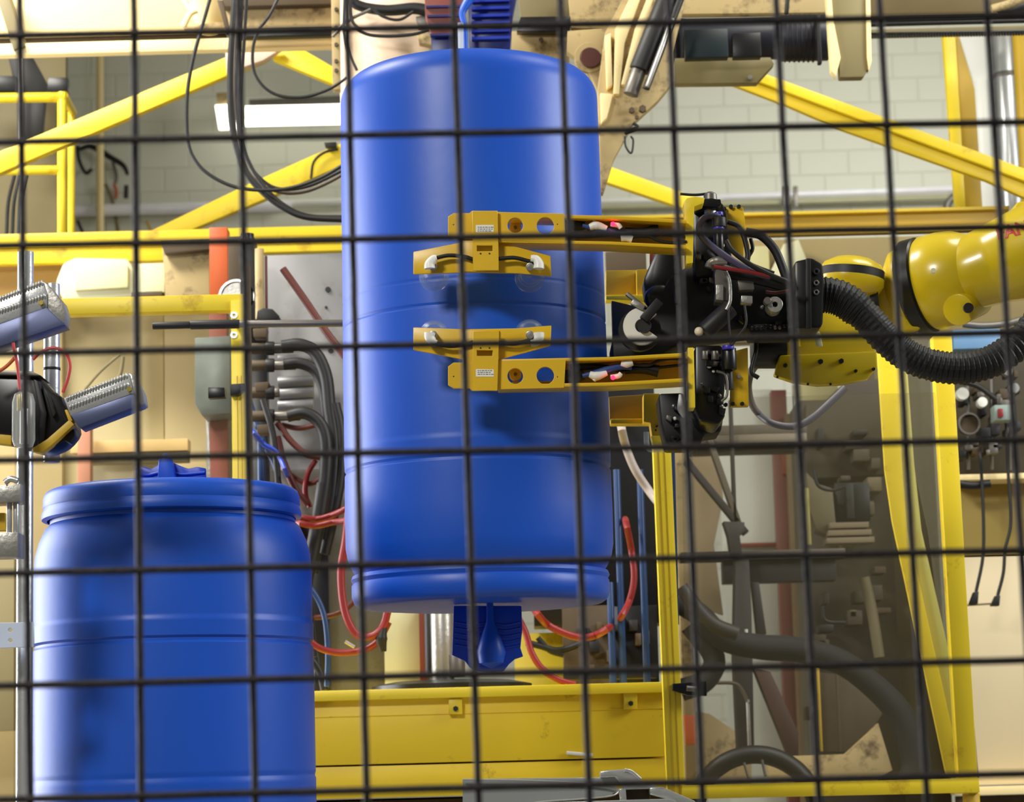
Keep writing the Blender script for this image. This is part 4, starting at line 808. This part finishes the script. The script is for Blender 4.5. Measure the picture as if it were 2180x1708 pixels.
for x, L in ((1318, 'blue vertical pipe close to the right edge of the drum'), (1368, 'blue vertical pipe nearer the yellow guard post'), (1300, 'blue vertical pipe partly hidden behind the drum')):
    vcyl('blue_pipe', x+2, 1000 if x > 1310 else 1240, 1462, 7.2 + (.05 if x == 1368 else 0), 7.5, BLUP, None, z0=ZT+.001, L=L, cat='pipe', group='blue vertical pipes')
vcyl('blue_pipe', 556, 935, 1060, 7.35, 8, BLUP, None, L='short blue vertical pipe above the upright drum right shoulder', cat='pipe')
tb('grey_hose', [(1322, 890, 8.19), (1322, 905), (1332, 950), (1352, 1000), (1385, 1050), (1405, 1075, 6.9), (1412, 1085, 6.42)], 7.0, 9, mat('pale_grey_hose', (170, 158, 150), .5), None, L='pale grey hose curving to the yellow guard post', cat='hose')
dk = T('dark_machine', 'black machine frame in the gap right of the hanging drum', 'machine')
rc('back_panel', 1130, 760, 1400, 1330, 8.2, .2, BLKG, dk); rc('frame_column', 1200, 1290, 1300, 1500, 7.95, .1, BRN, dk, z0=ZT+.002); rc('frame_column', 1300, 1290, 1402, 1500, 7.98, .1, BLKG, dk, z0=ZT+.002)
rc('brown_block', 1290, 535, 1376, 578, 8.0, .2, BRN, dk); rc('cross_bar', 1200, 1425, 1400, 1445, 7.6, .1, BLK, dk)
for i in range(10):
    x = random.uniform(1210, 1380); y = random.uniform(1300, 1420); rc('fitting', x, y, x+random.uniform(10, 22), y+random.uniform(12, 30), 7.9, .08, random.choice([BRN, CHAR, BLK]), dk)
tb('black_hose', [(1120, 1368), (1150, 1376), (1190, 1385), (1240, 1370)], 7.6, 7, BLK, dk); tb('black_hose', [(1145, 1358), (1170, 1385), (1200, 1395)], 7.6, 6, BLK, dk)
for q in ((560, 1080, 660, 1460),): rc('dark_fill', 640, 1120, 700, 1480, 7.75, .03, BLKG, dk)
yb = T('yellow_tank', 'yellow machine housing seen behind the drum flap', 'housing')
rc('face', 1096, 1348, 1202, 1475, 8.35, .2, YEL, yb, z0=.9)
wpn = T('pale_door', 'pale door panel with rust red edge below the hanging drum', 'panel')
rc('panel', 818, 1270, 894, 1470, 7.75, .04, PALE, wpn, z0=ZT+.002); rc('edge', 893, 1290, 908, 1470, 7.7, .06, RUST, wpn, z0=ZT+.002)
cc_ = T('steel_column', 'shiny vertical steel pipe standing on the dark turntable below the drum', 'pipe')
vcyl('pipe', 942, 1295, 1470, 7.3, 24, STEEL, cc_, z0=ZT+.045); vcyl('dark_pipe', 918, 1295, 1440, 7.4, 14, CHAR, cc_); vcyl('collar', 968, 1395, 1440, 7.3, 22, STEELD, cc_)
tt = lathe('turntable', [(0, 0), (.21, 0), (.23, .006), (.23, .028), (.17, .04), (.05, .043), (0, .043)], Vector((P(962, 1460, 7.25).x, 7.25, ZT+.002)), BLKG, None, L='low black round turntable on the yellow machine base', cat='turntable')
lw = T('dark_wiring', 'dark wiring and fittings beside the upright drum above the yellow base', 'wiring')
tb('cable', [(660, 1400), (680, 1430), (690, 1470)], 7.3, 8, BLK, lw); tb('cable', [(668, 1380), (676, 1420), (672, 1475)], 7.35, 9, BLK, lw); tb('black_boot', [(818, 1330), (812, 1360), (816, 1388)], 7.0, [6, 13, 7], BLK, lw); tb('silver_clip', [(735, 1366), (755, 1378)], 7.0, 4, STEEL, lw, straight=True)

# ================================================================ RIGHT SIDE, BEHIND THE PANE
pn = T('olive_panel', 'olive tan sheet panel behind the robot wrist', 'panel')
rc('panel', 1440, 506, 2200, 722, 9.8, .1, mat('olive_tan', (158, 140, 92), .6, var=.15, scale=2), pn); pl('pale_patch', [(1668, 520), (1700, 510), (1720, 560), (1722, 640), (1650, 640), (1640, 580)], 9.7, .05, PALE, pn)
rc('pale_patch', 1600, 524, 1640, 700, 9.75, .04, mat('pale_olive', (196, 190, 140), .6), pn); pl('green_tan_sheet', [(1690, 820), (1785, 818), (1780, 850), (1745, 870), (1700, 880)], 9.3, .04, mat('green_tan', (180, 172, 124), .6), pn)
GB2 = mat('grimy_tan', (120, 108, 80), .6, var=.2)
mt = T('extruder_machine', 'dark olive grimy machine with hoses seen through the right guard pane', 'machine')
DO = mat('dark_olive_grime', (62, 54, 36), .6, var=.45, scale=6); DO2 = mat('grey_olive', (100, 90, 62), .6, var=.25, scale=5)
rc('main_body', 1716, 850, 1905, 1600, 8.9, .3, DO, mt, z0=.4); pl('upper_body', [(1716, 860), (1760, 850), (1800, 812), (1880, 806), (1890, 860), (1885, 1010), (1716, 1020)], 8.8, .2, DO, mt)
rc('right_body', 1880, 720, 2000, 1650, 9.0, .2, DO2, mt, z0=.4)
pl('pale_housing', [(1716, 1005), (1740, 1030), (1772, 1040), (1780, 1120), (1760, 1140), (1738, 1130), (1722, 1080)], 8.6, .1, DO2, mt); rc('vent', 1778, 1028, 1852, 1108, 8.65, .08, BLKG, mt)
rc('vent_bar', 1802, 1030, 1818, 1104, 8.6, .06, CHAR, mt)
for i in range(3): rc('slab', 1766-i*3, 1112+i*16, 1850+i*6, 1124+i*16, 8.55, .1, random.choice([DO2, GB2]), mt)
tb('handle', [(1732, 1002), (1742, 1034), (1770, 1044), (1800, 1036)], 8.5, 4, BLK, mt)
for i in range(34):
    x = random.uniform(1716, 1870); y = random.uniform(860, 1560); w_ = random.uniform(12, 38); h_ = random.uniform(10, 40)
    rc('fitting', x, y, x+w_, y+h_, 8.7, .12, random.choice([DO, DO2, BRN, CHAR, DO]), mt, bevel=.004)
tb('pipe', [(1840, 1230), (1856, 1300), (1872, 1400)], 8.5, 12, DO2, mt); tb('handle', [(1752, 1290), (1758, 1322), (1800, 1326)], 8.5, 4, BLK, mt)
pl('lower_funnel', [(1740, 1432), (1850, 1440), (1878, 1520), (1830, 1602), (1742, 1600)], 8.5, .2, BRN, mt)
for x in (1744, 1785): vcyl('thin_post', x, 1420, 1600, 8.45, 4, OCH if x == 1744 else BRN, mt)
tb('thin_pipe', [(1716, 1040), (1722, 1160)], 8.6, 6, mat('lime_tan', (170, 160, 90), .5), mt, straight=True)
lf = T('support_frame', 'grey brown tubular support frame seen through the right guard pane', 'frame')
GB = mat('grey_brown', (86, 77, 64), .55, var=.2, scale=5); GD = mat('dark_grey_brown', (42, 38, 35), .55, var=.25, scale=5)
rc('upper_beam', 1450, 905, 1718, 925, 8.4, .1, GB, lf); rc('upper_beam', 1470, 925, 1718, 945, 8.35, .15, mat('tan_grey', (124, 114, 96), .5), lf); rc('upper_beam', 1470, 945, 1718, 962, 8.4, .1, GD, lf)
rc('middle_beam', 1450, 1172, 1800, 1190, 8.4, .1, GB, lf); rc('middle_beam', 1540, 1190, 1780, 1238, 8.45, .1, GD, lf)
rc('left_column', 1448, 960, 1475, 1660, 8.6, .1, CREAMD, lf, z0=.4); pl('tan_sheet', [(1470, 960), (1528, 960), (1540, 1060), (1520, 1160), (1540, 1310), (1480, 1290)], 8.8, .03, mat('tan_brown', (138, 120, 88), .6, var=.2, scale=3), lf)
bar('strut', (1462, 980), (1590, 1135), 8.3, 13, .06, GD, lf); bar('strut', (1508, 925), (1572, 1110), 8.3, 12, .06, GB, lf); bar('strut', (1556, 850), (1566, 1120), 8.3, 7, .05, GD, lf)
pl('joint_block', [(1540, 1110), (1585, 1112), (1586, 1132), (1575, 1140), (1580, 1180), (1556, 1180), (1550, 1140)], 8.25, .08, GD, lf)
pl('column', [(1566, 1180), (1594, 1180), (1600, 1300), (1606, 1600), (1572, 1602), (1562, 1400)], 8.3, .1, GD, lf); pl('column', [(1600, 1240), (1616, 1240), (1632, 1350), (1612, 1352)], 8.35, .06, GD, lf)
pl('rust_strut', [(1604, 1420), (1640, 1430), (1700, 1560), (1700, 1610), (1680, 1610)], 8.3, .08, mat('rust_brown', (66, 42, 32), .6, var=.2), lf)
vcyl('silver_tube', 1594, 1490, 1600, 8.2, 4, STEEL, lf); vcyl('silver_tube', 1590, 1340, 1400, 8.2, 4, STEEL, lf); tb('silver_tube', [(1500, 1455), (1560, 1455), (1580, 1470), (1594, 1500)], 8.2, 4, GB, lf)
pl('orange_tag', [(1456, 1522), (1480, 1524), (1482, 1586), (1460, 1588)], 8.2, .02, ORNG, lf)
pl('cream_panel', [(1452, 1510), (1510, 1520), (1570, 1560), (1600, 1610), (1600, 1672), (1452, 1672)], 8.7, .05, CREAMD, lf); pl('cream_panel', [(1630, 1612), (1800, 1606), (1850, 1560), (1870, 1540), (1900, 1640), (1860, 1665), (1640, 1668)], 8.0, .05, CREAMD, lf)
hoses([
 ('thick black hose swinging low across the right guard pane', [(1440, 1280), (1490, 1310), (1540, 1360), (1620, 1378), (1700, 1384), (1790, 1410), (1870, 1470), (1920, 1530), (1950, 1620), (1940, 1680)], 8.0, [24, 26, 28, 27, 30, 36], mat('dusty_black', (20, 19, 20), .8)),
 ('dark hose hanging from the left post behind the pane', [(1450, 1250), (1480, 1290), (1520, 1330), (1570, 1350)], 7.9, 16, GD),
 ('thick dark hose arching behind the lower pane', [(1470, 1330), (1520, 1400), (1500, 1450), (1450, 1470)], 8.05, 24, MATS['dusty_black']),
 ('grey hose drooping from the gripper behind the wrist motor', [(1625, 765, 5.5), (1600, 790, 5.6), (1593, 830, 5.7), (1606, 870), (1640, 900), (1690, 908), (1730, 890), (1775, 850), (1800, 826)], 6.2, 8, mat('slate_hose', (96, 94, 98), .45)),
], 'guard_hose', 'hose', 'hoses behind the right guard pane')
wh = T('tyre', 'black rubber tyre showing its top above the lower guard rail', 'tyre')
cw_ = P(1610, 1740, 7.6); bm = bmesh.new()
rr = 130*7.6/F_PX
sweep(bm, [cw_+Vector((rr*math.cos(a)*1.0, 0, rr*math.sin(a))) for a in [math.radians(-20+i*220/60) for i in range(61)]], lambda t: .028, 14); fin('tread', bm, BLK, wh, smooth=True)
tb('spoke', [(1584, 1624), (1594, 1660)], 7.5, 3, STEELD, wh, straight=True); tb('spoke', [(1622, 1618), (1630, 1655)], 7.5, 3, STEELD, wh, straight=True)
dw = T('white_door_panel', 'white wall panel with thin red frame behind the right guard pane', 'panel')
rc('sheet', 1540, 830, 1660, 1600, 10.4, .05, mat('greyed_white', (196, 198, 184), .5, var=.03), dw, z0=0); rc('red_frame', 1658, 830, 1690, 1600, 10.3, .08, mat('dull_red_frame', (112, 66, 54), .55, var=.2), dw, z0=0); rc('rust_patch', 1666, 960, 1686, 1010, 10.28, .03, RUST, dw)
rc('white_strip', 1692, 815, 1704, 890, 10.3, .08, WHITE, dw); rc('red_frame', 1550, 1156, 1662, 1164, 10.36, .03, RUST, dw); rc('brown_frame', 1688, 880, 1716, 1600, 10.2, .08, mat('brown_frame', (108, 88, 58), .6, var=.2), dw, z0=0)

# far right
ra = T('control_rack', 'dark pneumatic rack with gauges and valves at the right edge', 'rack')
rc('back', 2036, 700, 2400, 1016, 8.6, .15, mat('dark_brown_olive', (62, 54, 34), .6, var=.4, scale=6), ra); rc('blue_tank', 2030, 702, 2130, 742, 8.2, .1, mat('pale_blue_metal', (110, 150, 190), .4), ra)
for q in ((2046, 838, 22, 'w'), (2088, 856, 18, 'w'), (2142, 790, 16, 's'), (2156, 826, 18, 's')): disc('gauge', q[0]+4, q[1], 8.3, q[2]*.6, .04, WHITE if q[3] == 'w' else STEEL, ra)
disc('dial', 2064, 902, 8.3, 20, .03, BRN, ra); disc('dial_ring', 2064, 902, 8.28, 24, .04, STEELD, ra, inner=20)
rc('valve_box', 2118, 862, 2158, 894, 8.2, .08, mat('grey_green_box', (140, 156, 150), .4), ra); rc('red_button', 2126, 870, 2136, 888, 8.18, .03, REDH, ra)
for i in range(26):
    x = random.uniform(2040, 2170); y = random.uniform(770, 960); rc('valve', x, y, x+random.uniform(8, 22), y+random.uniform(8, 26), 8.4, .1, random.choice([CHAR, STEELD, BLK, BLK, BRN]), ra, bevel=.003)
tb('pipe', [(2040, 812), (2080, 822), (2120, 850)], 8.25, 6, CHAR, ra); tb('pipe', [(2050, 690), (2090, 694), (2140, 690), (2180, 680)], 8.3, 8, STEELD, ra)
for x in (2060, 2110, 2150): cyl('pipe', (x, 760), (x+2, 1000), 8.45, 4, STEELD, ra)
ob = T('ochre_cabinet', 'ochre and cream machine cabinet at the lower right corner', 'cabinet')
rc('ochre_band', 2040, 1012, 2400, 1178, 8.5, .2, mat('ochre_band', (156, 134, 66), .6, var=.1, scale=3), ob); rc('ledge', 2040, 1006, 2400, 1018, 8.35, .2, CREAM, ob)
rc('cream_door', 2056, 1182, 2400, 1668, 8.5, .2, mat('cream_door', (214, 198, 162), .5, var=.05, scale=2), ob); rc('sill', 2056, 1672, 2400, 1690, 8.4, .3, CREAM, ob); rc('plinth', 2056, 1692, 2400, 1760, 8.5, .2, BRN, ob, z0=0)
for L, pts, bx, by in (('grey cable with plug hanging nearest the yellow guard post', [(2086, 960), (2090, 1020), (2094, 1120), (2092, 1190), (2078, 1260)], 2074, 1278), ('grey cable with plug hanging by the right edge', [(2142, 900), (2146, 1000), (2152, 1110), (2140, 1170), (2136, 1220), (2124, 1268)], 2120, 1282)):
    t = T('plug_cable', L, 'cable', group='cables with plugs at the right edge')
    tb('cable', [pts[0]+(8.55,)]+pts, 8.3, 3.6, CHAR, t); pl('plug', [(pts[-1][0]-3, pts[-1][1]), (pts[-1][0]+6, pts[-1][1]), (bx+8, by+8), (bx-9, by+8)], 8.28, .04, BLK, t)
tb('connector_bar', [(2040, 1030), (2070, 1034), (2108, 1030)], 8.32, 9, BLK, None, L='black handle bar under the cream ledge at right', cat='handle')
bar('tie_wire', (2040, 1290), (2122, 1285), 8.3, 4, .005, OLIVE, None, L='thin wire joining the two hanging plugs', cat='wire')

# ================================================================ place origins at the things' own bases
bpy.context.view_layer.update()
from collections import defaultdict
kids = defaultdict(list)
for o in list(COL.objects):
    if o.parent: kids[o.parent].append(o)
WL = {}
def bbox(o, acc):
    if o.type == 'MESH':
        off = o.location if o.get('_w') == 1 else Vector((0, 0, 0))
        n = len(o.data.vertices); a = [0.0]*(n*3); o.data.vertices.foreach_get('co', a)
        if n:
            acc.append((min(a[0::3])+off.x, max(a[0::3])+off.x, min(a[1::3])+off.y, max(a[1::3])+off.y, min(a[2::3])+off.z, max(a[2::3])+off.z))
    return acc
def settle(o, par):
    if o.type == 'EMPTY':
        acc = []
        st_ = [o]
        while st_:
            q = st_.pop(); bbox(q, acc); st_ += kids[q]
        w_ = Vector(((min(a[0] for a in acc)+max(a[1] for a in acc))/2, (min(a[2] for a in acc)+max(a[3] for a in acc))/2, min(a[4] for a in acc)))
    elif o.get('_w') == 1: w_ = o.location.copy()
    else:
        a = bbox(o, [])[0]; w_ = Vector(((a[0]+a[1])/2, (a[2]+a[3])/2, a[4] if par is None else (a[4]+a[5])/2)); o.data.transform(Matrix.Translation(-w_))
    for k in kids[o]: settle(k, w_)
    o.location = w_-(par if par is not None else Vector((0, 0, 0)))
for o in list(COL.objects):
    if o.parent is None and o.type in ('MESH', 'EMPTY'): settle(o, None)
for o in COL.objects:
    if '_w' in o: del o['_w']
